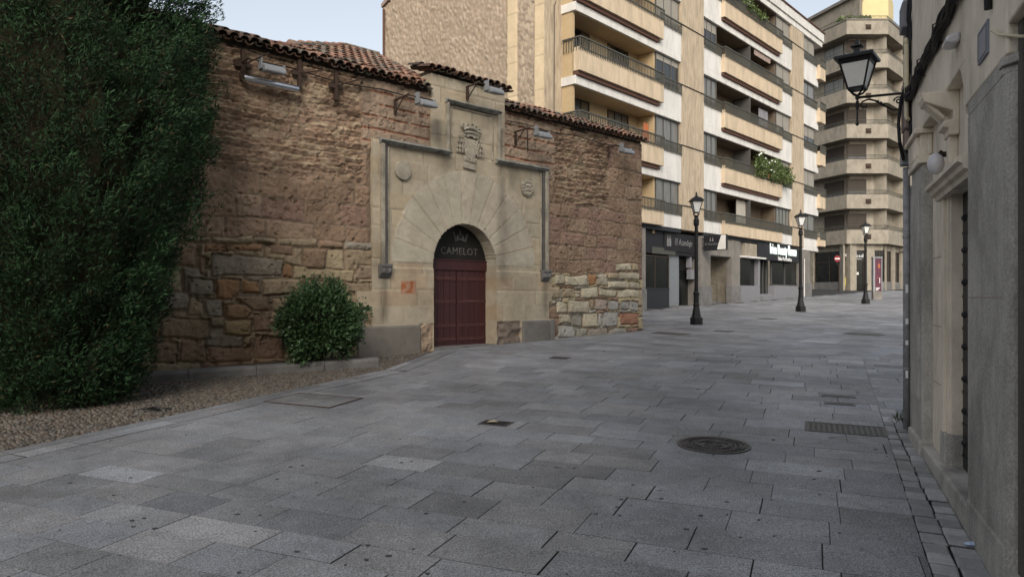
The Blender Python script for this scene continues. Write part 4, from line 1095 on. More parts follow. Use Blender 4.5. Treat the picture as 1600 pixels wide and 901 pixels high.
for k in range(5):
    pn = ['curtain','curtain','glass','curtain','glass'][k]
    bay(1.83, 9.81, 1.83, 7.92, k, 1.95, 7.72, [(7.80,9.78,3,pn if k != 1 else 'curtain',[0,0,.15,.85,.3][k],'shutter')],
        [(2.35,4.03,3 if k < 3 else 2,['curtain','curtain','glass','glass','glass'][k],0,'shutter'),(5.33,6.9,3,['glass','curtain','glass','glass','glass'][k],0,'shutter')])
    bay(12.0, 23.1, 13.84, 21.2, k, 13.62, 21.0, [(12.03,13.55,[3,3,3,3,2][k],['curtain','curtain','curtain','glass','glass'][k],[0,0,0,.3,.9][k],'shutter'),(21.06,23.06,[4,2,2,2,2][k],['curtain','curtain','glass','glass','glass'][k],[0,.6,.9,.9,.8][k],'shutter')],
        [(14.0,15.2,2,'glass',0,'shutter'),(17.9,19.4,2,'glass',[0,0,1,0,1][k],'shutter_d')], divider=17.3)
    # bay 3 at the far end
    rk = RK[k]; zb = rk-1.40 if k > 0 else 4.80
    s_ = MB(FB); s_.box(25.07,27.6,-1.8,0,rk-1.72 if k > 0 else 4.62,rk-1.40 if k > 0 else 4.795); s_.build('floor_slab', M['white'], apt)
    wp = MB(FB); wp.box(25.075,27.5,-.16,-.001,zb,rk-.38); wp.build('white_panel', M['white'], apt)
    bp = MB(FB); bp.box(27.3,28.3,-1.6,.22,zb+.15,rk-.38); bp.build('balcony_parapet', M['ochre'], apt, bevel=.01)
    railing(25.1,27.3,.035,rk,rk-.52).build('railing', M['rail'], apt); railing(27.3,28.3,.24,rk,rk-.52).build('railing', M['rail'], apt)
    window(25.1,27.2,-.12,rk-.378,rk+.99,2,apt,['curtain','glass','glass','curtain','glass'][k],'alu',[0,.8,.4,.0,.7][k],'shutter')
    wl = MB(FB); wl.box(27.2,28.1,-1.8,-.7,zb,rk+1.0); wl.build('corner_wall', M['traver'], apt)
def hanging(px0, px1, k, h0, h1, m_, name, w_=-.3):
    a, b = vz(px0,0,w_)[0], vz(px1,0,w_)[0]; q = MB(FB); n = int((b-a)/.09)+2; pts = []
    for i in range(n): pts.append((a+(b-a)*i/n, w_+.035*math.sin(i*1.9)))
    vs = [FB.p(x,y,RK[k]+h0+(h1-h0)*0*i) for i,(x,y) in enumerate(pts)]+[FB.p(x,y,RK[k]+h1) for x,y in pts]+[FB.p(x,y+.02,RK[k]+h0) for x,y in pts]+[FB.p(x,y+.02,RK[k]+h1) for x,y in pts]
    q.add(vs, [(i,i+1,n+i+1,n+i) for i in range(n-1)]+[(2*n+i,3*n+i,3*n+i+1,2*n+i+1) for i in range(n-1)]+[(n+i,n+i+1,3*n+i+1,3*n+i) for i in range(n-1)]+[(i,2*n+i,2*n+i+1,i+1) for i in range(n-1)])
    q.build(name, M[m_], apt)
hanging(1150,1166,0,-.4,.93,'shutter','hanging_curtain'); hanging(1178,1203,3,.70,.97,'pinkbox','awning_valance',-.1); hanging(1005,1015,1,-.4,.6,'brickred','hanging_curtain',-.4)
hanging(1185,1200,2,-.4,.8,'shop_grey','hanging_curtain'); hanging(930,948,3,.55,.97,'alu_dark','awning_valance',-.15)
s_ = MB(FB); s_.box(1.83,28.3,-2.0,.02,17.75,18.08); s_.box(1.83,28.4,-2,.10,18.083,18.60); s_.build('roof_fascia', M['white'], apt, bevel=.01)
s_ = MB(FB); s_.box(1.5,28.5,-6,.16,18.603,18.68); s_.build('roof_edge', M['brown'], apt)
# parapet cord lines between bays at top
# back side flank at far end
fl = MB(FB); fl.box(27.9,28.1,-9.8,-1.8,4.7,14.7); fl.build('flank_wall', M['traver2'], apt)

# ---- shops
gzB = lambda v: SL*(25.28+.748*v)
def brect(x0, y0, x1, y1, w_=0.0):
    xm = (x0+x1)/2; a0,_ = vz(x0,0,w_); a1,_ = vz(x1,0,w_); _,z0 = vz(xm,y1,w_); _,z1 = vz(xm,y0,w_); return a0,a1,z0,z1
bw = MB(FB); 
def bbox(m_, x0,y0,x1,y1,w0,w1):
    a0,a1,z0,z1 = brect(x0,y0,x1,y1,w1); m_.box(a0,a1,w0,w1,z0,z1)
v_a, v_b = vz(1000,0)[0]-2.5, 28.1
gr = MB(FB)
def gpier(p0,p1,ytop=360,out=0.0,m_=gr):
    a0,a1 = vz(p0,0)[0], vz(p1,0)[0]; m_.box(a0,a1,-1.2,out,1.0,4.61)
M['pierstone'] = mat('grey brown pier granite', (0.20,0.185,0.165), 0.8, 0.12, 4, 0.2, 40, dirt=.25)
gpier(960,1009); gpier(1096,1111,out=-.02); gpier(1144,1157,out=-.02); gpier(1253,1266,out=-.02)
split(gr, 'ground_floor_pier', M['pierstone'], apt, .01)
sk = MB(FB)
for (p0,p1,o_) in ((995,1010,.03),(1094.5,1112,.03),(1143,1157.5,.03),(1252,1268,.03)):
    a0,a1 = vz(p0,0)[0], vz(p1,0)[0]; sk.box(a0,a1,-.3,o_,.9,gzB((a0+a1)/2)+.85)
split(sk, 'pier_base', M['granite_base'], apt, .01)
# shop 1 (left, dark)
s1 = MB(FB); a0,a1 = vz(1009,0)[0], vz(1096,0)[0]
s1.box(a0,a1,-1.3,-.25,vz(1050,397)[1],4.61); s1.build('shop_fascia', M['signblack'], apt)
s1 = MB(FB); a2,a3 = vz(1009,0)[0], vz(1055,0)[0]; zt = vz(1032,398)[1]; zp = gzB(a2)+.85
s1.box(a2+.05,a3,-.36,-.30,1.0,zp); s1.box(a2+.05,a3,-.40,-.28,zp,zp+.06); s1.build('shop_plinth', M['shop_dark'], apt)
s1 = MB(FB); s1.box(a2+.05,a3,-.34,-.33,zp+.06,zt-.06); sg = s1.build('shop_window', M['shopglass'], apt)
s1 = MB(FB)
for v in (a2+.05,(a2+a3)/2,a3-.05): s1.box(v,v+.05,-.36,-.30,zp+.06,zt)
s1.box(a2+.05,a3,-.36,-.30,zt-.06,zt); s1.build('shop_frame', M['alu_dark'], sg)
s1 = MB(FB); b0,b1,c0,c1 = brect(1020,387,1056,397,-.2); s1.box(b0,b1,-.6,-.22,c0,c1); s1.build('awning_box', M['rail'], apt)
# interior shapes behind the glass: stacked chairs silhouettes seen as grey in the photo
s1 = MB(FB); b0,b1 = vz(1055,0)[0]+.02, vz(1072,0)[0]; c0 = gzB(b0)+.12; c1 = vz(1063,396)[1]; z = c0
s1.box(b0,b1,-.45,-.38,c0-.3,c1)
while z < c1: s1.box(b0,b1,-.40,-.36+.0,z,z+.065); z += .08
s1.build('shop_shutter', M['roll_grey'], apt)
s1 = MB(FB); b0,b1 = vz(1072,0)[0], vz(1096,0)[0]; s1.box(b0,b1,-.8,-.70,1.0,4.4); s1.build('shop_door', M['shopglass'], apt)
s1 = MB(FB); b0_,b1_,c0_,c1_ = brect(1078,397,1081,418,-.3); s1.box(b0_,b1_,-.5,-.3,c0_,c1_); b0_,b1_,c0_,c1_ = brect(1078,394,1090,398,-.3); s1.box(b0_,b1_,-.5,-.29,c0_,c1_); b0_,b1_,c0_,c1_ = brect(1079,421,1087,436,-.3); s1.box(b0_,b1_,-.5,-.3,c0_,c1_); s1.build('grey_wall_box', M['shop_grey'], apt)
st_ = MB(FB); st_.box(a3,a1,-.5,.15,.9,gzB(a1)-.02); st_.build('shop_step', M['granite_base'], apt, bevel=.01)
# entry passage
en = MB(FB); e0,e1 = vz(1111,0)[0], vz(1144,0)[0]; zt = vz(1128,400)[1]
en.box(e0-.4,e1+.4,-.8,-.05,zt,4.60); en.build('passage_lintel', M['pierstone'], apt)
en = MB(FB); en.box(e0-.3,e1+.5,-4.0,-3.9,1.0,4.6); en.box(e1,e1+.3,-4,-.3,1.0,4.6); en.box(e0-.3,e0,-4,-.3,1,4.6); en.build('passage_wall', M['traver2'], apt)
en = MB(FB); en.profile([(-.2,gzB(e0)-.02),(-4,gzB(e0)+.9),(-4,.5),(-.2,.5)], e0, e1); en.build('ramp', M['granite_base'], apt)
en = MB(FB); zz = gzB(e0)+.02
en.tube([(e0+1.25,-.3,zz),(e0+1.25,-.3,zz+.95),(e0+.9,-.8,zz+1.05),(e0+.3,-3.2,zz+1.6)], .022, 6); en.tube([(e0+1.25,-.3,zz+.45),(e0+.3,-3.2,zz+1.1)], .018, 6); en.build('handrail', M['rail'], apt)
# shop 2 (beauty shop)
q0,q1,q2,q3 = [vz(p,0)[0] for p in (1157,1190,1212,1252)]
zs = vz(1170,446)[1]; zs2 = vz(1230,446.5)[1]; zt2 = vz(1170,404)[1]; zt3 = vz(1230,411)[1]
s2 = MB(FB); s2.box(q0,q1,-.5,-.08,1.2,zs); s2.box(q2,q3,-.5,-.08,1.2,zs2); s2.box(q0,q0+.06,-.5,-.08,zs,zt2); s2.box(q1-.25,q1,-.5,-.08,zs,4.6); s2.build('shop_plinth', M['shop_grey'], apt, bevel=.01)
s2 = MB(FB); s2.box(q0+.06,q1-.25,-.32,-.30,zs,4.0); s2.build('shop_window', M['shopglass'], apt)
s2 = MB(FB); s2.box(q2,q3,-.32,-.30,zs2,4.0); s2w = s2.build('shop_window', M['shopglass'], apt)
s2 = MB(FB); s2.box(q2,q3,-.33,-.24,zs2,zs2+.07); s2.box(q2+.0,q2+.07,-.33,-.24,zs2,4.0); s2.box((q2+q3)/2,(q2+q3)/2+.06,-.33,-.24,zs2,4.0); s2.build('shop_frame', M['alu'], s2w)
s2 = MB(FB); zg = gzB(q1)
s2.box(q1,q2,-.50,-.45,zg,4.4); dd = s2.build('shop_door', M['shopglass'], apt); s2 = MB(FB)
s2.box(q1+.02,q1+.1,-.448,-.38,zg,4.3); s2.box(q2-.35,q2-.27,-.448,-.38,zg,4.3); s2.box(q1+1.1,q1+1.16,-.448,-.38,zg,4.3); s2.build('door_frame', M['alu'], dd)
s2 = MB(FB); s2.box(q1+.1,q2,-.44,.05,1.3,zg+.17); s2.box(q1+.1,q2,-.44,-.2,zg+.172,zg+.34); s2.build('shop_step', M['shop_grey'], apt, bevel=.01)
s2 = MB(FB); s2.box(q0-.1,q0+.9,-.8,-.15,zt2,4.6); s2.box(q0,q3,-1.2,-.6,3.9,4.6); s2.build('shop_lintel', M['pierstone'], apt)
s2 = MB(FB); s2.box(q1-2.2,q1-.3,-.5,.05,vz(1180,402)[1],4.55); s2.build('stone_box', M['traver2'], apt, bevel=.01)
s2 = MB(FB); s2.box(q1-2.7,q1+.3,-.3,.14,vz(1180,404)[1],vz(1180,401.5)[1]); s2.build('box_ledge', M['white'], apt)
s2 = MB(FB); v = vz(1255.5,0)[0]; s2.tube([(v,.05,gzB(v)),(v,.05,gzB(v)+2.3)], .03, 6); s2.build('white_conduit', M['white'], apt)
# signs (things)
def sign(name, label, a0, a1, w0, w1, z0, z1, m_, cat='shop sign'):
    t = thing(name, label, cat, FB.p((a0+a1)/2,w0,z0)); b = MB(FB); b.box(a0,a1,w0,w1,z0,z1); b.build('sign_board', m_, t, bevel=.008); return t
a0,a1,z0,z1 = brect(1184,377,1251,409,.1); 
t = sign('shop_sign', 'black fascia sign with bright white lettering over the beauty shop', a0, a1, -.1, .1, vz(1215,408)[1], 4.60, M['signblack'])
a,z = vz(1224,393,.1); text('Irina Beauty Room', .84, FB, a, .12, z+.05, M['lit'], t, .02, xs=.62, spacing=1.0)
a,z = vz(1226,405.5,.1); text('Salón Personalitas', .30, FB, a, .12, z+.02, M['white_paint'], t, .01, xs=.95)
a,z = vz(1063,379,-.2); 
t = thing('bar_sign', 'black bar sign with faint pale script beside two small bottles', 'shop sign', FB.p(a,-.24,z)); b = MB(FB); b.box(a-1.4,a+1.45,-.249,-.215,z-.42,z+.40); b.build('sign_board', M['signblack'], t)
text('El Atandeje', .42, FB, a+.3, -.20, z, M['soft_white'], t, .008, xs=.85, shear=.2)
b = MB(FB)
for dx in (0,.2): b.tube([(a-1.15+dx,-.20,z-.22),(a-1.15+dx,-.20,z+.08),(a-1.15+dx,-.20,z+.14),(a-1.15+dx,-.20,z+.28)], [.06,.06,.025,.025], 7)
b.build('bottle_emblem', M['soft_white'], t)
# projecting sign, perpendicular to the facade
vp = vz(1097,0)[0]; FP_ = Fr(FB.p(vp,0,0)[:2], FB.b, -FB.a); zc = vz(1105,381)[1]
t = thing('projecting_sign', 'square sign box sticking out beside the passage, half white', 'hanging sign', FB.p(vp,.1,zc-.4)); b = MB(FP_); b.box(.12,1.25,-.08,.08,zc-.36,zc+.36); b.build('sign_board', M['signblack'], t, bevel=.01)
b = MB(FP_); b.prism([(1.0,zc+.33),(1.22,zc+.33),(1.22,zc-.33),(.80,zc-.33),(.86,zc-.1)], .081, .09); b.build('white_corner', M['white'], t)
b = MB(FP_); b.box(0,.14,-.02,.02,zc+.2,zc+.25); b.box(0,.14,-.02,.02,zc-.25,zc-.2); b.build('bracket', M['iron'], t)
text('El Atandeje', .15, FP_, .52, .085, zc-.06, M['soft_white'], t, .005)
b = MB(FP_)
for dx in (.46,.58): b.tube([(dx,.09,zc+.05),(dx,.09,zc+.14),(dx,.09,zc+.17),(dx,.09,zc+.24)], [.035,.035,.015,.015], 6)
b.build('bottle_emblem', M['soft_white'], t)

# ================================================================== FAR CORNER BUILDING
PL = lambda px, Y: ((px-800)/F*Y, Y)
c0,c1,c2,c3 = PL(1262,61.5), PL(1323,57.5), PL(1388,57.5), PL(1414,60.6)
e01 = norm((c0[0]-c1[0], c0[1]-c1[1])); e23 = norm((c3[0]-c2[0], c3[1]-c2[1]))
cL = (c1[0]+e01[0]*9, c1[1]+e01[1]*9); cR = (c2[0]+e23[0]*11, c2[1]+e23[1]*11)
outl = [cL, c1, c2, cR]
corner = thing('corner_building', 'tan stone corner building with rows of faceted balconies at street end', 'building', (28.3,58,gz(58)))
def offset(poly, d_):
    out = []
    for i,p in enumerate(poly):
        ns = []
        if i > 0: e = norm((p[0]-poly[i-1][0], p[1]-poly[i-1][1])); ns.append((e[1],-e[0]))
        if i < len(poly)-1: e = norm((poly[i+1][0]-p[0], poly[i+1][1]-p[1])); ns.append((e[1],-e[0]))
        n = norm((sum(q[0] for q in ns), sum(q[1] for q in ns))); k = d_/max(.3, n[0]*ns[0][0]+n[1]*ns[0][1]); out.append((p[0]+n[0]*k, p[1]+n[1]*k))
    return out
def band(m_, poly, d0, d1, z0, z1):
    A_i, B_i = offset(poly, d0), offset(poly, d1); n = len(poly)
    for i in range(n-1):
        m_.hprism([A_i[i],A_i[i+1],B_i[i+1],B_i[i]], z0, z1)
balc = [ (c1[0]+e01[0]*4.6, c1[1]+e01[1]*4.6), c1, c2, (c2[0]+e23[0]*4.4, c2[1]+e23[1]*4.4)]
body = MB(); bo = offset(outl,-.95); body.hprism([bo[0],bo[1],bo[2],bo[3],(60,85),(15,85)], 1.8, 22.9); body.build('wall', M['traver3'], corner)
# stone blocks flanking the balconies, flush with the balcony fronts
pk = MB()
def seg_fr(p, q): 
    e = norm((q[0]-p[0], q[1]-p[1])); return Fr(p, e, (e[1],-e[0]))
FS = [seg_fr(balc[0],c1), seg_fr(c1,c2), seg_fr(c2,balc[3])]
Lg = [math.dist(balc[0],c1), math.dist(c1,c2), math.dist(c2,balc[3])]
for (p,q,ff) in ((balc[3],cR,seg_fr(c2,cR)),):
    m_ = MB(ff); m_.box(math.dist(c2,balc[3]), math.dist(c2,cR), -1.6, -.1, 5.6, 22.9); m_.build('flank_wall', M['traver3'], corner)
    for zz in [13.0-2.8*k for k in range(-2,3)]:
        f = MB(ff); a = math.dist(c2,balc[3])+.9; f.box(a,a+1.2,-.12,-.06,zz-.4,zz+1.1); w__ = f.build('window', M['alu_dark'], corner)
        f = MB(ff); f.box(a+.08,a+1.12,-.07,-.05,zz-.3,zz+1.02); f.build('pane', M['glass'], w__)
TOPS = [12.7+2.8*k for k in (-2,-1,0,1,2,3)]+[12.7+2.8*4-.15]
rc_ = random.Random(2)
for i,zt in enumerate(TOPS):
    last = i == len(TOPS)-1
    m_ = MB(); band(m_, balc, 0.0, -.18, zt-1.12, zt); band(m_, balc, -.18, -.98, zt-1.12, zt-.95)
    # closing ends
    bp = m_.build('balcony', M['traver3'], corner, bevel=.015)
    rl = MB()
    for j in range(3):
        ff = FS[j]; rl.fr = ff
        rl.tube([(0,-.09,zt+.36),(Lg[j],-.09,zt+.36)], .022, 5); rl.tube([(0,-.09,zt+.05),(Lg[j],-.09,zt+.05)], .014, 5)
        n = int(Lg[j]/.42)
        for k in range(n+1):
            a = Lg[j]*k/n; rl.box(a-.012,a+.012,-.10,-.08,zt,zt+.35)
            if k < n:
                w2 = Lg[j]/n; 
                cxx = a+w2/2; rl.tube([(cxx+.12*math.cos(t),-.09,zt+.2+.12*math.sin(t)) for t in [x*math.pi/4 for x in range(9)]], .010, 4)
                rl.tube([(a,-.09,zt+.05),(a+w2,-.09,zt+.35)], .008, 4)
    rl.build('balcony_railing', M['rail'], bp)
    # emblem panel
    ff = FS[1]; em = MB(ff); a = Lg[1]*.52
    em.box(a-.22,a+.22,.0,.03,zt-.75,zt-.35); em.ball(ff.p(a,.03,zt-.55), .14,.08,.14,8,6); em.build('carved_emblem', M['rust'], bp)
    if not last:
        # windows of this storey, on the recessed wall
        z0_, z1_ = zt-.95, zt+1.38
        for (j,a,b,kind) in ((0,Lg[0]-3.3,Lg[0]-1.2,'s'),(1,.45,2.0,'d')):
            ff = FS[j]; f = MB(ff); f.box(a,b,-.97,-.89,z0_,z1_); wn = f.build('window', M['alu_dark'], corner)
            sh_ = rc_.choice([.0,.45,.95]) if i > 3 else (.95 if i in (0,3) else .4)
            f = MB(ff); f.box(a+.07,(a+b)/2-.03,-.91,-.88,z0_+.05,z1_-.07); f.box((a+b)/2+.03,b-.07,-.91,-.88,z0_+.05,z1_-.07); f.build('pane', M['glass' if i < 4 else 'curtain'] if j == 0 else M['glass'], wn)
            if sh_:
                f = MB(ff); zz = z1_-.05
                while zz > z1_-.05-(z1_-z0_)*sh_: f.box(a+.04,b-.04,-.88,-.85,zz-.07,zz-.008); zz -= .08
                f.build('roller_shutter', M['shutter_d'], wn)
        # vertical stone cheeks of the recess
        f = MB(FS[2]); f.box(.2,.45,-1.5,-.25,zt-.95,zt+1.66); f.build('recess_cheek', M['traver3'], corner)
        f = MB(FS[2]); f.box(Lg[2]-.12,Lg[2]+.02,-1.5,-.0,zt,zt+1.67); f.build('recess_cheek', M['traver3'], corner)
m_ = MB(); band(m_, balc, .06, -1.42, TOPS[-1]+.002, TOPS[-1]+.10); m_.build('roof_coping', M['pierstone'], corner)
M['yel'] = mat('pale yellow render', (0.60,0.50,0.27), .9, .06, 2)
sb = MB(); sb.hprism([PL(1345,62),PL(1388,62),PL(1396,66),PL(1396,75),PL(1340,75)], 22.9, 28.4); sb.build('penthouse', M['yel'], corner)
sb = MB(); sb.hprism([PL(1228,70),PL(1343,61),PL(1352,63),PL(1352,75),PL(1228,78)], 22.9, 27.2); sb.build('penthouse', M['traver3'], corner)
sb = MB(); sb.hprism([PL(1227,69.7),PL(1343,60.6),PL(1354,62.8),PL(1352,75),PL(1227,78)], 27.2, 27.45); sb.build('roof_coping', M['pierstone'], corner)
# ground floor
gf = MB()
for (j,a,b) in ((0,-.5,.6),(0,Lg[0]-.8,Lg[0]+.02),(1,-.12,.03),(1,1.65,2.40),(2,.45,.8),(2,2.4,3.0),(2,4.6,6)):
    gf.fr = FS[j]; gf = MB(FS[j]); gf.box(a,b,-1.0,-.35,1.8,5.96); gf.build('pier', M['traver3'], corner, bevel=.01)

gf = MB(); band(gf, offset(outl,-.5), 0, -.9, 5.5, 6.0); gf.build('shop_lintel', M['traver3'], corner)
for (j,a,b,zb) in ((0,.6,Lg[0]-.8,3.0),(1,.03,1.65,2.35),(1,2.40,Lg[1]-.02,3.0),(2,.8,2.4,3.0),(2,3.0,4.6,3.0)):
    gf = MB(FS[j]); gf.box(a,b,-.62,-.58,zb,5.6); wn = gf.build('shop_window', M['shopglass'], corner)
    f = MB(FS[j]); f.box(a,a+.06,-.60,-.52,zb,5.5); f.box(b-.06,b,-.60,-.52,zb,5.5); f.box((a+b)/2-.03,(a+b)/2+.03,-.60,-.53,zb,4.6 if zb < 2.5 else 5.5); f.box(a,b,-.60,-.52,4.6,4.66); f.build('shop_frame', M['alu_dark'], wn)
    if zb > 2.5:
        f = MB(FS[j]); f.box(a,b,-.7,-.45,1.8,zb); f.build('shop_plinth', M['granite_base'], corner)
sgn = thing('bookshop_sign', 'dark sign with hand drawn white words above the yellow poster door', 'shop sign', FS[1].p(.9,-.55,4.75))
f = MB(FS[1]); f.box(.06,1.62,-.575,-.515,4.68,5.4); f.build('sign_board', M['signblack'], sgn)
text('Re-Read', .40, FS[1], .80, -.50, 5.06, M['white_paint'], sgn, .006, spacing=1.15)
f = MB(FS[1]); f.box(.2,1.45,-.512,-.50,4.80,4.82); f.build('underline', M['white_paint'], sgn)
f = MB(FS[1]); f.box(.11,.56,-.575,-.55,2.65,3.35); tag(f.build('yellow_poster', M['yellow'], origin=FS[1].p(.35,-.56,2.7)), 'yellow poster in the lower pane of the bookshop door', 'poster')
f = MB(FS[1]); f.box(.42,.58,-.575,-.55,3.42,3.68); tag(f.build('door_notice', M['white'], origin=FS[1].p(.5,-.56,3.42)), 'small white notice above the yellow poster', 'notice')
f = MB(FS[1]); f.box(.95,1.22,-.575,-.55,3.55,3.75); tag(f.build('door_notice', M['white'], origin=FS[1].p(1.08,-.56,3.55)), 'white landscape notice on the right bookshop door pane', 'notice')

# ---- no entry sign
x,y = PL(1311,54)
t = thing('no_entry_sign', 'round red no entry sign on a bent grey pole', 'road sign', (x,y,gz(y)))
m_ = MB(); m_.tube([(x,y,gz(y)-.05),(x,y,gz(y)+1.85),(x-.16,y,gz(y)+2.15),(x-.16,y,gz(y)+2.75)], .035, 8, world=True); m_.build('pole', M['rust'], t)
fc = Fr((x-.16,y-.05), (1,0), (0,-1)); zc = gz(y)+2.45; n = 24
m_ = MB(fc); m_.prism([(.24*math.cos(2*math.pi*k/n), zc+.24*math.sin(2*math.pi*k/n)) for k in range(n)], 0, .03); m_.build('sign_disc', M['red'], t)
m_ = MB(fc); m_.box(-.17,.17,.031,.038,zc-.045,zc+.045); m_.build('white_bar', M['white_paint'], t)
# ---- advertising column
x,y,z = ground_at(1370,467.5); ft = Fr((x,y), norm((1,-.12)), norm((-.12,-1)))
t = thing('advertising_column', 'slim grey advertising pillar with a maroon poster beyond third lamp', 'advertising pillar', (x,y,z))
m_ = MB(ft); m_.box(-.24,.24,-.14,.14,z-.1,z+.42); m_.build('base', M['pierstone'], t, bevel=.02)
m_ = MB(ft); m_.box(-.24,-.14,-.14,.15,z+.42,z+2.28); m_.box(.19,.24,-.14,.15,z+.42,z+2.28); m_.box(-.14,.19,-.14,.10,z+.42,z+2.28); m_.box(-.25,.25,-.15,.16,z+2.28,z+2.36); m_.build('casing', M['grey_case'], t, bevel=.015)
m_ = MB(ft); m_.box(-.14,.19,.101,.112,z+.45,z+2.26); po = m_.build('poster', M['maroon'], t)
m_ = MB(ft); m_.ball(ft.p(.08,.11,z+1.85),.07,.02,.14); m_.box(-.05,.1,.113,.117,z+1.2,z+1.22); m_.build('poster_print', M['brickred'], po)
m_ = MB(ft); 
for k,zz in enumerate((.62,.56,.50)): m_.box(-.10,.12-.04*k,.113,.118,z+zz,z+zz+.03)
m_.box(.10,.13,.113,.118,z+.9,z+1.2); m_.build('poster_text', M['white_paint'], po)

# ================================================================== STREET LAMPS
def lamp():
    x,y,z = ground_at(1088,502); Y = 20.9+1.2; x,y = (1088-800)/F*Y, Y; z = gz(Y)
    t = thing('street_lamp', 'black lantern street lamp nearest the old wall by the dark bar', 'street lamp', (x,y,z), 'black lantern posts along the street')
    m_ = MB(); s2_ = 1.155
    m_.lathe((x,y,z), [(.165*s2_*1.0,-.05),(.165*s2_,.20),(.15*s2_,.22)], 8, rot=R(22.5)); m_.lathe((x,y,z), [(.15,.22),(.135,.28),(.10,.48),(.085,.56),(.095,.58),(.095,.62),(.078,.64),(.078,.90),(.10,.92),(.10,.96),(.06,1.0)], 14); m_.build('base', M['black'], t, bevel=.006)
    m_ = MB(); m_.lathe((x,y,z), [(.06,1.0),(.058,2.2),(.052,3.0),(.075,3.02),(.085,3.06),(.085,3.20),(.07,3.22),(.055,3.26),(.075,3.30),(.03,3.33)], 14); m_.build('shaft', M['black'], t, smooth=False)
    m_ = MB(); zz = 3.42; 
    for k in range(4):
        an = R(45+90*k); c_, s__ = math.cos(an), math.sin(an)
        m_.tube([(x+.02*c_,y+.02*s__,z+3.30),(x+.10*c_,y+.10*s__,z+3.35),(x+.10*c_,y+.10*s__,z+3.42),(x+.215*c_,y+.215*s__,z+3.76)], .013, 5, world=True)
    m_.lathe((x,y,z), [(.11,3.40),(.11,3.43)], 4, rot=R(45))
    m_.lathe((x,y,z), [(.27,3.75),(.275,3.78),(.18,3.86),(.06,3.90),(.05,3.94),(.02,3.96),(.035,4.0),(.01,4.05)], 4, rot=R(45)); lh = m_.build('lantern_frame', M['black'], t)
    m_ = MB(); m_.lathe((x,y,z), [(.10,3.43),(.205,3.75)], 4, rot=R(45)); m_.build('lantern_glass', M['milk'], lh)
    return t
l1 = lamp()
def place(px, pybase, pytop, H=4.05):
    Y = H*F/(pybase-pytop); x = (px-800)/F*Y; return (x, Y, gz(Y))
loc = place(1251,484,325); copy_tree(l1, loc, 'black lantern street lamp in front of the beauty shop')
loc = place(1352.5,470,340); copy_tree(l1, loc, 'farthest black lantern street lamp beside the advertising pillar')

# ================================================================== RIGHT BUILDING
D0 = FD.p(2.5,0,0)
rbg = thing('right_building', 'near cream and grey granite building with carved door bay at right edge', 'building', (D0[0],D0[1],gz(D0[1])))
m_ = MB(FD)
# upper wall, cream stone, with an opening head at 3.25
m_.box(.35,1.35,-.6,0,3.25,14); m_.box(1.35,3.40,-.6,0,3.25,14); m_.box(3.40,4.50,-.6,0,2.95,14); m_.box(4.503,6.597,-.6,-.003,3.10,14); m_.box(7.803,12,-.6,-.003,3.10,14); m_.box(6.6,7.8,-.6,0,2.95,14)
m_.build('upper_wall', M['cream'], rbg, bevel=.012)
m_ = MB(FD); m_.prism([(3.40,3.25),(3.40,2.90),(3.36,2.96),(3.35,3.08),(3.30,3.16),(3.22,3.25)], -.5, -.001); m_.build('lintel_nib', M['cream'], rbg)
m_ = MB(FD); m_.box(1.2,3.6,-.6,-.09,.2,3.30); 
wallr = MB(FD); wallr.box(.6,2.26,-.5,-.09,.2,3.30); wallr.box(2.26,3.45,-.5,-.09,2.52,3.30); wallr.build('bay_wall', M['cream'], rbg, bevel=.008)
# jamb mouldings
j = MB(FD); j.box(1.98,2.04,-.10,-.07,.36,2.5); j.box(2.06,2.16,-.10,-.055,.36,2.5); j.box(2.18,2.25,-.10,-.075,.36,2.52); j.build('door_jamb', M['cream'], rbg, bevel=.006)
j = MB(FD); j.box(2.02,2.263,-.45,-.05,.3,.62); j.build('jamb_base', M['granite'], rbg, bevel=.01)
j = MB(FD); j.profile([(-.09,2.50),(-.03,2.50),(-.02,2.53),(.01,2.545),(.02,2.575),(.05,2.59),(.05,2.62),(-.09,2.65)], 1.95, 3.44); j.build('door_hood', M['cream'], rbg)
# faint stone joints in the bay wall
j = MB(FD)
for zz in (.95,1.45,2.05): j.box(1.36,2.262,-.0905,-.0885,zz,zz+.006)
j.build('stone_joint', M['pinkbox'], rbg)
d_ = MB(FD); d_.box(2.263,3.46,-.21,-.175,.3,2.52); do = d_.build('door', M['black'], rbg)
d_ = MB(FD)
for k in range(8):
    z0_ = .45+k*.25
    for c in range(5): d_.ball(FD.p(2.36+.2*c,-.175,z0_+.12),.028,.028,.028,7,5)
    d_.box(2.27,3.44,-.176,-.168,z0_,z0_+.02)
d_.build('door_ironwork', M['black'], do)
# keystone console
j = MB(FD); j.profile([(-.09,2.92),(-.02,2.92),(-.02,2.97),(.02,2.98),(.02,3.02),(-.05,3.04),(-.05,3.10),(.05,3.14),(.14,3.18),(.16,3.25),(-.09,3.25)], 2.42, 2.66)
for dx in (2.45,2.52,2.59): j.tube([(dx+.02,.0,3.05),(dx+.02,.10,3.16),(dx+.02,.155,3.23)], .018, 6)
j.build('scroll_console', M['cream'], rbg, bevel=.008)
j = MB(FD); j.profile([(-.09,2.66),(-.05,2.66),(-.03,2.74),(-.03,2.92),(-.09,2.92)], 2.48, 2.60); j.build('scroll_tail', M['cream'], rbg, bevel=.008)
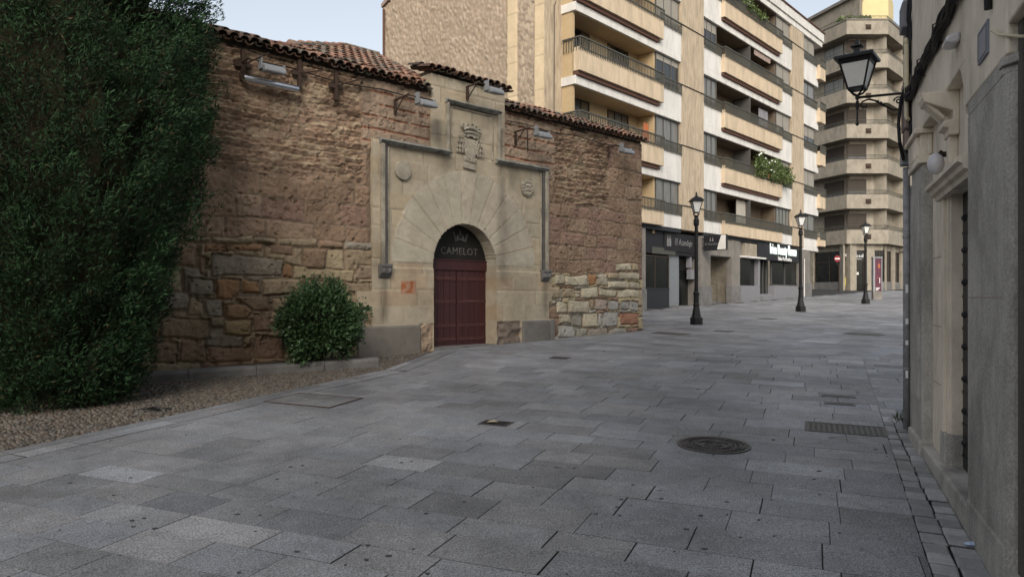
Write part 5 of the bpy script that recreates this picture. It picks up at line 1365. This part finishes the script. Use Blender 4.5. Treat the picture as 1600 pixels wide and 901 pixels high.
# far pilaster
j = MB(FD); j.box(.62,1.35,-.5,0,.36,2.93); j.build('pilaster', M['granite'], rbg, bevel=.02)
j = MB(FD); j.box(.72,1.25,-.01,.018,.75,2.72); j.build('pilaster_panel', M['granite'], rbg, bevel=.012)
j = MB(FD); j.box(.58,1.39,-.5,.03,.0,.40); j.build('pilaster_base', M['granite'], rbg, bevel=.02)
j = MB(FD); j.box(.60,1.37,-.5,.03,2.93,3.0); j.box(.63,1.35,-.5,.01,3.0,3.20); j.box(.58,1.39,-.5,.06,3.20,3.248)
for k in range(6): j.tube([(.70+.11*k,.01,3.01),(.70+.11*k,.015,3.19)], .025, 6)
for k in range(3): j.tube([(1.352,-.07-.1*k,3.01),(1.352,-.07-.1*k,3.19)], .022, 6)
j.build('pilaster_capital', M['cream'], rbg, bevel=.008)
j = MB(FD); j.box(.0,.60,-.5,-.075,.0,14); j.build('end_wall', M['cream'], rbg)
j = MB(FD); j.box(-.02,.60,-.5,-.055,.0,2.9); j.build('end_wall_base', M['granite'], rbg, bevel=.01)
# near pillar
j = MB(FD); j.hprism([(3.49,-.5),(3.49,0),(4.44,0),(4.475,-.010),(4.495,-.035),(4.50,-.06),(4.50,-.5)], .36, 2.86); j.build('pillar', M['granite'], rbg, bevel=.006)
j = MB(FD); j.box(4.51,4.60,-.69,-.045,.1,3.098); j.box(4.602,4.64,-.69,-.12,.1,3.097); j.build('pillar_return', M['granite_brown_shaded'], rbg, bevel=.01)
j = MB(FD); j.hprism([(3.48,-.5),(3.48,.008),(4.44,.008),(4.50,-.03),(4.508,-.5)], .0, .42); j.build('pillar_base', M['granite'], rbg, bevel=.02)
j = MB(FD); j.box(3.492,4.37,-.5,-.0015,2.862,2.948); j.hprism([(4.37,-.5),(4.37,.004),(4.43,.004),(4.53,-.08),(4.53,-.5)], 2.862, 2.90); j.hprism([(4.372,-.5),(4.372,.012),(4.46,.012),(4.56,-.06),(4.56,-.5)], 2.902, 2.948); j.build('pillar_capital', M['granite'], rbg, bevel=.006)
j = MB(FD); j.box(3.495,4.40,-.001,.0012,1.70,1.704); j.build('pillar_joint', M['pinkbox'], rbg)
# step
j = MB(FD); j.box(1.39,3.47,-.5,.0,.0,.36); j.build('door_step', M['granite'], rbg, bevel=.02)
j = MB(FD); j.box(4.53,6.6,-.9,-.02,.0,.30); j.box(4.60,6.6,-.9,-.7,.0,3.4); j.box(6.6,7.8,-.5,0,0,2.95); j.box(7.8,12,-.9,-.7,0,3.4); j.build('side_bay', M['granite'], rbg, bevel=.01)
j = MB(FD); j.box(.05,12,-12,-.62,.0,13.9); j.build('core_wall', M['cream'], rbg)
# roof cornice and a far balcony near the frame top
j = MB(FD); j.box(-.05,12.1,-12,.45,14.001,14.3); j.build('cornice', M['cream'], rbg)
j = MB(FD); j.box(-.1,.4,-.3,.08,5.0,5.6); j.build('small_balcony', M['pinkbox'], rbg, bevel=.02)
# downpipe etc (parts of the building)
j = MB(FD); j.tube([(.2,.0,.25),(.2,.0,3.08)], .034, 12); pp = j.build('drainpipe', M['zinc'], rbg, smooth=True)
j = MB(FD)
for zz in (.95,2.35): j.tube([(.2,.0,zz-.015),(.2,.0,zz+.015)], .040, 12)
split(j, 'pipe_collar', M['zinc'], pp)
j = MB(FD)
for (zz,hh) in ((1.75,.09),(1.42,.06),(1.2,.05),(.85,.08)): j.box(.225,.2355,-.012,.014,zz,zz+hh)
j.build('pipe_sticker', M['white_paint'], pp)
j = MB(FD); j.tube([(.22,.0,3.35),(.22,.0,3.6),(.16,.0,4.0),(.16,.0,5.6)], .030, 8); j.tube([(.66,.05,4.25),(.62,.05,4.31),(.55,.05,4.28),(.50,.05,4.2)], .02, 8); j.tube([(.66,.05,4.25),(.66,.05,3.52),(.70,.04,3.48)], .022, 8); j.build('cream_pipe', M['pvc'], rbg, smooth=True)
j = MB(FD); j.box(.28,.60,-.06,.06,3.42,3.92); j.box(.30,.54,-.06,.05,3.24,3.419); j.build('cable_box', M['pinkbox'], rbg, bevel=.015)
j = MB(FD); j.box(.14,.30,-.06,.06,3.10,3.28); j.build('junction_box', M['grey_case'], rbg, bevel=.01)
j = MB(FD); j.box(.20,.48,-.07,.07,4.48,4.76); j.build('meter_box', M['shop_grey'], rbg, bevel=.02)
j = MB(FD); rr = random.Random(3)
for c in range(11):
    pts = []; off_z = rr.uniform(-.055,.055); ph = rr.uniform(0,6); ob = rr.uniform(.015,.06)
    for k in range(46):
        s_ = .35+k*.11; zz = 3.735+off_z*(1+.3*math.sin(k*.5+ph))+.008*math.sin(k*1.3+ph)+.03*max(0,(s_-3))*0
        pts.append((s_, ob+.012*math.sin(k*1.1+ph), zz))
    j.tube(pts, .014, 5)
for k in range(5):
    s_ = .7+.9*k; j.tube([(s_,.0,3.66),(s_,.066,3.67),(s_+.02,.066,3.80),(s_+.02,.0,3.82)], .007, 5)
j.build('cable_bundle', M['cable'], rbg)
j = MB(FD)
for c in range(7):
    ph = rr.uniform(0,6); x0_ = rr.uniform(.32,.66)
    j.tube([(x0_+.03*math.sin(k*.9+ph), .0+.02*math.sin(k+ph), 3.2+k*.15) for k in range(16)], .013, 5)
j.tube([(.6,.03,3.9),(.46,.08,3.75),(.42,.10,3.5),(.44,.09,3.3),(.30,.04,3.15)], .016, 6)
j.tube([(.66,.03,3.9),(.52,.08,3.72),(.48,.10,3.5),(.50,.09,3.3),(.34,.04,3.15)], .014, 6)
j.build('cable_drop', M['cable'], rbg)
j = MB(FD); j.tube([(4.3,.03,3.15),(4.45,.02,3.02+.05),(4.60,-.05,3.0),(4.8,-.15,3.03),(5.0,-.2,3.1)], .009, 6); j.build('white_cable', M['pvc'], rbg)
j = MB(FD); j.tube([(4.18,.02,3.30),(4.2,.03,3.6)], .02, 8); j.build('cable_stub', M['cable'], rbg)
j = MB(FD); j.profile([(0,3.43),(.05,3.42),(.09,3.44),(.08,3.475),(0,3.50)], 3.07, 3.25); tag(j.build('bulkhead_light', M['globe'], origin=FD.p(3.16,0,3.43), bevel=.015), 'small white bulkhead light under the black cable bundle', 'wall light')
# plaque
a0,z1 = Dpx(1531,53); a1,_ = Dpx(1546,90); t = thing('wall_plaque', 'small blue grey rectangular plaque on the cream wall above pillar', 'plaque', FD.p(a0,0,z1-.2))
j = MB(FD); j.box(a0,a1,.0,.012,z1-.19,z1); j.build('plate', M['plaque'], t, bevel=.002)
j = MB(FD); j.box(a0+.015,a1-.015,.0125,.015,z1-.175,z1-.17); j.box(a0+.015,a1-.015,.0125,.015,z1-.02,z1-.015); j.box(a0+.015,a0+.02,.0125,.015,z1-.17,z1-.02); j.box(a1-.02,a1-.015,.0125,.015,z1-.17,z1-.02); j.build('plate_rim', M['shop_grey'], t)
# globe lamp
gp_ = FD.p(2.33,.02,2.76); t = thing('globe_wall_lamp', 'egg shaped grey white globe lamp above the door hood', 'wall lamp', gp_)
j = MB(FD); j.ball(gp_, .062,.062,.085,16,12); j.build('globe', M['globe'], t, smooth=True)
j = MB(FD); j.tube([(2.33,-.09,2.83),(2.33,-.03,2.83),(2.33,-.0,2.85)], .022, 8); j.build('arm', M['rust'], t)


# ---- unseen house added behind the camera to keep the low light off the paving
for (nm,lb,x0,x1,y0,y1,h) in (('unseen_shade_house','plain cream house added unseen behind the viewer to shade the paving',-13,9,-25,-16,13.0),):
    hh = MB(); hh.box(x0,x1,y0,y1,-1.5,h); t = thing(nm, lb, 'house', ((x0+x1)/2,(y0+y1)/2,-1.0)); hh.build('wall', M['cream'], t)
    hh = MB(); hh.box(x0-.3,x1+.3,y0-.3,y1+.3,h+.002,h+.3); hh.build('cornice', M['traver2'], t)
    n = int((x1-x0)/2.6)
    for k in range(n):
        for f in range(4):
            ww = MB(); xc = x0+(k+.5)*(x1-x0)/n; ww.box(xc-.5,xc+.5,y1+.002,y1+.06,1.2+f*3.2,3.0+f*3.2); ww.build('window', M['glass'], t)

# wall lantern
def wall_lantern():
    Lb = .47; a_w = .14; base = FD.p(a_w,.0,3.87); c = FD.p(a_w,Lb,0); t = thing('wall_lantern', 'black four sided lantern on a scrolled iron bracket', 'wall lantern', base)
    zA_ = 3.89
    m_ = MB(FD); m_.box(a_w-.02,a_w+.02,.0,.03,zA_-.22,zA_+.12); m_.tube([(a_w,.02,zA_),(a_w,Lb,zA_)], .014, 8)
    m_.tube([(a_w,.02,zA_-.17),(a_w,.12,zA_-.17),(a_w,.22,zA_-.11),(a_w,.30,zA_-.05),(a_w,.36,zA_-.03),(a_w,.42,zA_-.05),(a_w,.44,zA_-.09),(a_w,.41,zA_-.12),(a_w,.38,zA_-.11),(a_w,.38,zA_-.09)], .010, 6)
    for (bx,zz,rr_,sg) in ((.07,zA_-.075,.045,1),):
        m_.tube([(a_w,bx+rr_*(1-k*.055)*math.cos(k*.6),zz+rr_*(1-k*.055)*math.sin(k*.6)) for k in range(15)], .009, 6)
    for (bx,zz) in ((.24,zA_-.085),(.27,zA_-.065),(.21,zA_-.11)): m_.ball(FD.p(a_w,bx,zz), .018,.018,.018,6,5)
    m_.tube([(a_w,Lb,zA_-.28),(a_w,Lb,zA_+.03)], .010, 6); m_.ball(FD.p(a_w,Lb,zA_-.29),.02,.02,.02,8,6); m_.tube([(a_w,Lb,zA_-.13),(a_w,Lb,zA_-.04)], .018, 8); m_.tube([(a_w,Lb,zA_-.02),(a_w,Lb,zA_+.02)], .022, 8)
    m_.build('bracket', M['black'], t)
    m_ = MB(); rot = R(45)-D_ANG-R(15)
    for k in range(4):
        an = rot+R(90*k); cx,cy = math.cos(an), math.sin(an)
        m_.tube([(c[0],c[1],zA_+.02),(c[0]+.06*cx,c[1]+.06*cy,zA_+.045),(c[0]+.115*cx,c[1]+.115*cy,zA_+.10),(c[0]+.225*cx,c[1]+.225*cy,zA_+.42)], .011, 6, world=True)
    cc = (c[0],c[1],zA_)
    m_.lathe(cc, [(.125,.085),(.13,.105)], 4, rot=rot); m_.lathe(cc, [(.200,.355),(.222,.40)], 4, rot=rot)
    m_.lathe(cc, [(.275,.40),(.28,.425),(.26,.44),(.10,.478),(.045,.49),(.045,.54),(.085,.55),(.075,.565),(.03,.575),(.03,.60),(.02,.63),(.01,.64)], 4, rot=rot); lf = m_.build('lantern_frame', M['black'], t)
    m_ = MB(); m_.lathe(cc, [(.115,.105),(.198,.355)], 4, rot=rot); m_.build('lantern_glass', M['milk'], lf)
wall_lantern()

# ================================================================== VEGETATION
def leaf_mesh(name, P, N, size, cols, m_, origin, parent=None, asp=.35, seed=1, bend=True, wide=1.0):
    """P points, N preferred directions; each leaf = two triangles folded along its axis"""
    r = np.random.default_rng(seed); n = len(P)
    d_ = N+r.normal(0,.55,(n,3)); d_ /= np.linalg.norm(d_,axis=1)[:,None]
    s_ = np.cross(d_, r.normal(0,1,(n,3))); s_ /= np.linalg.norm(s_,axis=1)[:,None]
    L_ = (size*r.uniform(.6,1.4,n))[:,None]; W_ = L_*asp
    up = np.cross(d_, s_)
    v0 = P; v1 = P+d_*L_*.55+s_*W_+up*W_*.3; v2 = P+d_*L_; v3 = P+d_*L_*.45-s_*W_+up*W_*.3
    V = np.stack([v0,v1,v2,v3],1).reshape(-1,3)-np.array(origin)
    q = np.arange(n*4).reshape(n,4); C = np.repeat(cols,4,axis=0)
    me = quadmesh(name, V, q, C, False); me.materials.append(m_)
    return link(name, me, parent, Vector(origin))
def spray_points(n, seed, centre, rad, prof, clumps, csz, drop=0.0):
    r = np.random.default_rng(seed)
    return None
# big conifer: clumps of feathery sprays over a swollen column
def conifer():
    r = np.random.default_rng(5); cx,cy = -5.75, 9.15; z0 = gz(cy)
    t = thing('conifer_tree', 'huge dark green cypress like tree filling the left edge', 'tree', (cx,cy,z0))
    trk = MB()
    for (dx,dy,rr) in ((0,0,.16),(-.5,.2,.12),(.45,-.1,.11)): trk.tube([(cx+dx,cy+dy,z0-.1),(cx+dx*1.2,cy+dy,z0+1.5),(cx+dx*1.6,cy+dy*1.5,z0+4),(cx+dx*1.8,cy+dy*1.5,z0+7.5)], [rr,rr*.85,rr*.6,.03], 9, world=True)
    trk.build('trunk', M['bark'], t)
    # half width profile vs height above ground (camera right side silhouette)
    hz = np.array([0,.4,1.05,1.86,2.67,4.3,5.1,6.5,8.6]); hw = np.array([.85,1.02,1.18,1.55,1.80,1.86,1.68,1.25,.1])
    nc = 3000; P = []; N = []; C = []
    lobes = np.stack([r.uniform(0,2*np.pi,170), r.uniform(-.2,8.4,170), r.uniform(-.20,.16,170)],1)
    for i in range(nc):
        z = r.uniform(.05,8.2); an = r.uniform(0,2*np.pi); R_ = np.interp(z,hz,hw)*(1+.07*np.sin(3*an+z*1.3)+.05*np.sin(7*an-z*2.3))
        da = np.abs((lobes[:,0]-an+np.pi)%(2*np.pi)-np.pi)*R_; dz_ = (lobes[:,1]-z)*.8; wgt = np.exp(-(da**2+dz_**2)/.09); R_ = R_*(1+float((wgt*lobes[:,2]).sum()/(wgt.sum()+.15)))
        rad = R_*np.sqrt(r.uniform(.55,1.0)); rad = min(rad, R_*.98)
        c = np.array([cx+rad*np.cos(an)*1.0, cy+rad*np.sin(an)*.80, z0+z])
        out = np.array([np.cos(an), np.sin(an)*.8, .75]); out /= np.linalg.norm(out)
        # branch spray: points scattered along a short curved branchlet
        nb = 112; Lb = r.uniform(.3,.65)*(1.0 if i%9 else 1.7); tt = r.uniform(0,1,nb)**.8
        side = np.cross(out,[0,0,1]); side /= np.linalg.norm(side)
        wdt = .17*(1-tt*.85)
        pts = c-out*Lb*.5+out*(tt*Lb)[:,None]+side*(r.normal(0,1,nb)*wdt)[:,None]+np.array([0,0,1])*(r.normal(0,.07,nb)-tt**2*.06)[:,None]
        P.append(pts); N.append(out+side*(r.normal(0,.5,nb))[:,None])
        g_ = r.uniform(.5,1.6); br = np.array([.019,.044,.018])*g_
        cc = br*(r.uniform(.7,1.35,nb))[:,None]; dd = r.random(nb) < .02; cc[dd] = (.09,.075,.04); C.append(cc)
    P = np.concatenate(P); N = np.concatenate(N); C = np.concatenate(C)
    leaf_mesh('crown', P, N, .062, C, M['cyp'], (cx,cy,z0), t, asp=.11, seed=6)
    # brown twig core darkened as crown shade keeps the crown from being seen through
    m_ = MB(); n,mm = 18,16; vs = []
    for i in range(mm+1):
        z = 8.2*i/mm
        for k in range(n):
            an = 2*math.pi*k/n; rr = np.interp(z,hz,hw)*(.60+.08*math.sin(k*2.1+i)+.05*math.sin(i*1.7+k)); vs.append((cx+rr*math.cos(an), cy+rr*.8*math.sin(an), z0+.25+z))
    m_.add(vs, [(i*n+k, i*n+(k+1)%n, (i+1)*n+(k+1)%n, (i+1)*n+k) for i in range(mm) for k in range(n)]); m_.build('inner_shade_core', M['inner'], t)
conifer()
def shrub():
    r = np.random.default_rng(15); x,y,z = ground_at(503,577); y += .45; cx,cy = (500-800)/F*y, y; z0 = gz(cy)+.1
    cx, cy = -3.30, 12.35; z0 = gz(cy)
    t = thing('shrub', 'rounded dark green bush in the kerbed bed left of doorway', 'shrub', (cx,cy,z0))
    st_ = MB()
    for k in range(9):
        an = k*.7; st_.tube([(cx,cy,z0),(cx+.25*math.cos(an),cy+.2*math.sin(an),z0+.5),(cx+.5*math.cos(an),cy+.35*math.sin(an),z0+1.0)], [.03,.02,.008], 5, world=True)
    st_.build('stem', M['bark'], t)
    P = []; N = []; C = []
    for i in range(420):
        th = r.uniform(0,2*np.pi); ph = np.arccos(r.uniform(-.75,1)); rr = r.uniform(.55,1.0)**.5
        dr_ = np.array([np.sin(ph)*np.cos(th), np.sin(ph)*np.sin(th), np.cos(ph)])
        lob = 1+.17*np.sin(3*th+1)+.14*np.sin(5*ph+2*th)+r.normal(0,.06)
        c = np.array([cx,cy,z0+.72])+dr_*np.array([.60,.45,.62])*rr*lob
        nb = 40; pts = c+r.normal(0,.07,(nb,3)); P.append(pts); N.append(np.tile(dr_+np.array([0,0,.3]),(nb,1)))
        g_ = r.uniform(.7,1.4); cc = np.array([.040,.078,.030])*g_*(r.uniform(.7,1.3,nb))[:,None]; C.append(cc)
    # straggling shoots
    for i in range(60):
        th = r.uniform(0,2*np.pi); el = r.uniform(-.3,1.4); dr_ = np.array([np.cos(th)*np.cos(el),np.sin(th)*np.cos(el)*.7,np.sin(el)]); tt = np.linspace(.75,r.uniform(1.05,1.4),26)
        pts = np.array([cx,cy,z0+.7])+dr_*tt[:,None]*np.array([.62,.5,.66])+r.normal(0,.018,(26,3)); P.append(pts); N.append(np.tile(dr_,(26,1))); C.append(np.tile([.055,.10,.038],(26,1)))
    leaf_mesh('foliage', np.concatenate(P), np.concatenate(N), .062, np.concatenate(C), M['shr'], (cx,cy,z0), t, asp=.28, seed=16)
shrub()
# kerbed bed along the wall foot
pa, pb = G(190,600), G(592,572)
FK = Fr(pa, norm((pb[0]-pa[0],pb[1]-pa[1])), (lambda e:(e[1],-e[0]))(norm((pb[0]-pa[0],pb[1]-pa[1])))); LK = math.dist(pa,pb)
t = thing('planter_kerb', 'low grey stone kerb edging the bed under the bush', 'kerb', (pa[0],pa[1],gz(pa[1])))
m_ = MB(FK); s_ = -2.5; rk_ = random.Random(1)
while s_ < LK:
    ln = min(rk_.uniform(.9,1.3), LK-s_)
    if ln < .2: break
    y0,y1 = FK.p(s_,0,0)[1], FK.p(s_+ln,0,0)[1]; h = .15
    vs = []
    for (s2,yy) in ((s_+.004,y0),(s_+ln-.004,y1)):
        for (b,hh) in ((-.2,-.05),(.02,-.05),(.02,h-.05),(-.0,h-.015),(-.03,h),(-.2,h)): vs.append(FK.p(s2,b,gz(yy)+hh))
    m_.add(vs, [(5,4,3,2,1,0),(6,7,8,9,10,11)]+[(i,(i+1)%6,6+(i+1)%6,6+i) for i in range(6)]); s_ += ln
m_.build('kerb_stone', M['granite_base'], t, bevel=.008)
m_ = MB(FK); m_.add([FK.p(-2.5,-.19,gz(FK.p(-2.5,0,0)[1])+.10),FK.p(LK-.1,-.19,gz(pb[1])+.10),FK.p(LK-.1,-.9,gz(pb[1])+.13),FK.p(-2.5,-1.5,gz(FK.p(-2.5,0,0)[1])+.10)],[(0,1,2,3)]); m_.build('soil', M['earth'], t)

# balcony plants
def plant(v0, v1, w_, z, n, label, flowers=0, hang=.5, rise=.7, seed=1, trail=False):
    r = np.random.default_rng(seed); c = FB.p((v0+v1)/2,w_,z); t = thing('balcony_plant', label, 'potted plants', c, 'plants on the balconies')
    b = MB(FB); k = int((v1-v0)/.55)+1
    for i in range(k):
        v = v0+(v1-v0)*(i+.5)/k; q = FB.p(v,w_-.12,z-.42); b.lathe(q, [(.09,0),(.13,.22),(.14,.24)], 10)
    b.build('pot', M['brickred'], t)
    P = []; N = []; C = []
    for i in range(n):
        v = r.uniform(v0,v1); f = (v-v0)/(v1-v0); top = rise*(1-.6*f)*r.uniform(.3,1); zz = z+r.uniform(-hang,top); ww = w_+r.normal(0,.13)
        q = np.array(FB.p(v,ww,zz)); m2 = 16; P.append(q+r.normal(0,.08,(m2,3))); N.append(np.tile([.3,-.5,.5],(m2,1))); g_ = r.uniform(.7,1.5); C.append(np.array([.085,.12,.04])*g_*(r.uniform(.7,1.3,m2))[:,None])
    leaf_mesh('foliage', np.concatenate(P), np.concatenate(N), .11, np.concatenate(C), M['shr'], c, t, asp=.35, seed=seed)
    if flowers:
        b = MB(FB)
        for i in range(flowers):
            v = r.uniform(v0,v0+(v1-v0)*.5); b.ball(FB.p(v,w_+.18,z+r.uniform(-.1,rise*.9)), .055,.055,.05,6,4)
        b.build('flower', M['petal'], t)
v0 = vz(1172,0)[0]; v1 = vz(1226,0)[0]
plant(v0, v1, .28, RK[1]+.0, 230, 'trailing white flowered plants spilling over the second balcony', 12, .45, .95, 3)
plant(vz(1160,0)[0], vz(1186,0)[0], .2, RK[4]-.05, 45, 'leafy pots on the topmost balcony rail', 0, .1, .4, 4)
plant(vz(1200,0)[0], vz(1222,0)[0], .1, RK[1]+.35, 40, 'small bush standing on the second balcony behind its trailing plants', 0, .1, .5, 9)
r = np.random.default_rng(3); c = FS[1].p(.6,-1.0,TOPS[-1]+.1); t = thing('rooftop_planting', 'pale green shrubs behind the top railing of corner building', 'potted plants', c)
P = np.array([FS[1].p(r.uniform(-.2,2.2),r.uniform(-1.3,-.5),TOPS[-1]+.1+abs(r.normal(0,.11))) for _ in range(900)]); leaf_mesh('foliage', P, np.tile([0,0,1.],(900,1)), .3, np.tile([.16,.19,.09],(900,1))*r.uniform(.6,1.3,(900,1)), M['shr'], c, t, asp=.3)
m_ = MB(FS[1]); m_.box(-.2,2.2,-1.3,-.9,TOPS[-1]+.1,TOPS[-1]+.35); m_.build('trough', M['pierstone'], t)
# weed at the pipe foot
r = np.random.default_rng(8); x,y,z = ground_at(1403,660); P = np.array([(x+r.normal(0,.02),y+r.normal(0,.02),z+abs(r.normal(0,.04))) for _ in range(60)])
o = leaf_mesh('weed', P, np.tile([0,0,1.],(60,1)), .07, np.tile([.05,.07,.03],(60,1)), M['shr'], (x,y,z), None, asp=.06); tag(o, 'thin dark weed growing at the foot of the drainpipe', 'weed')
for o in bpy.data.objects:
    if '_base' in o: del o['_base']
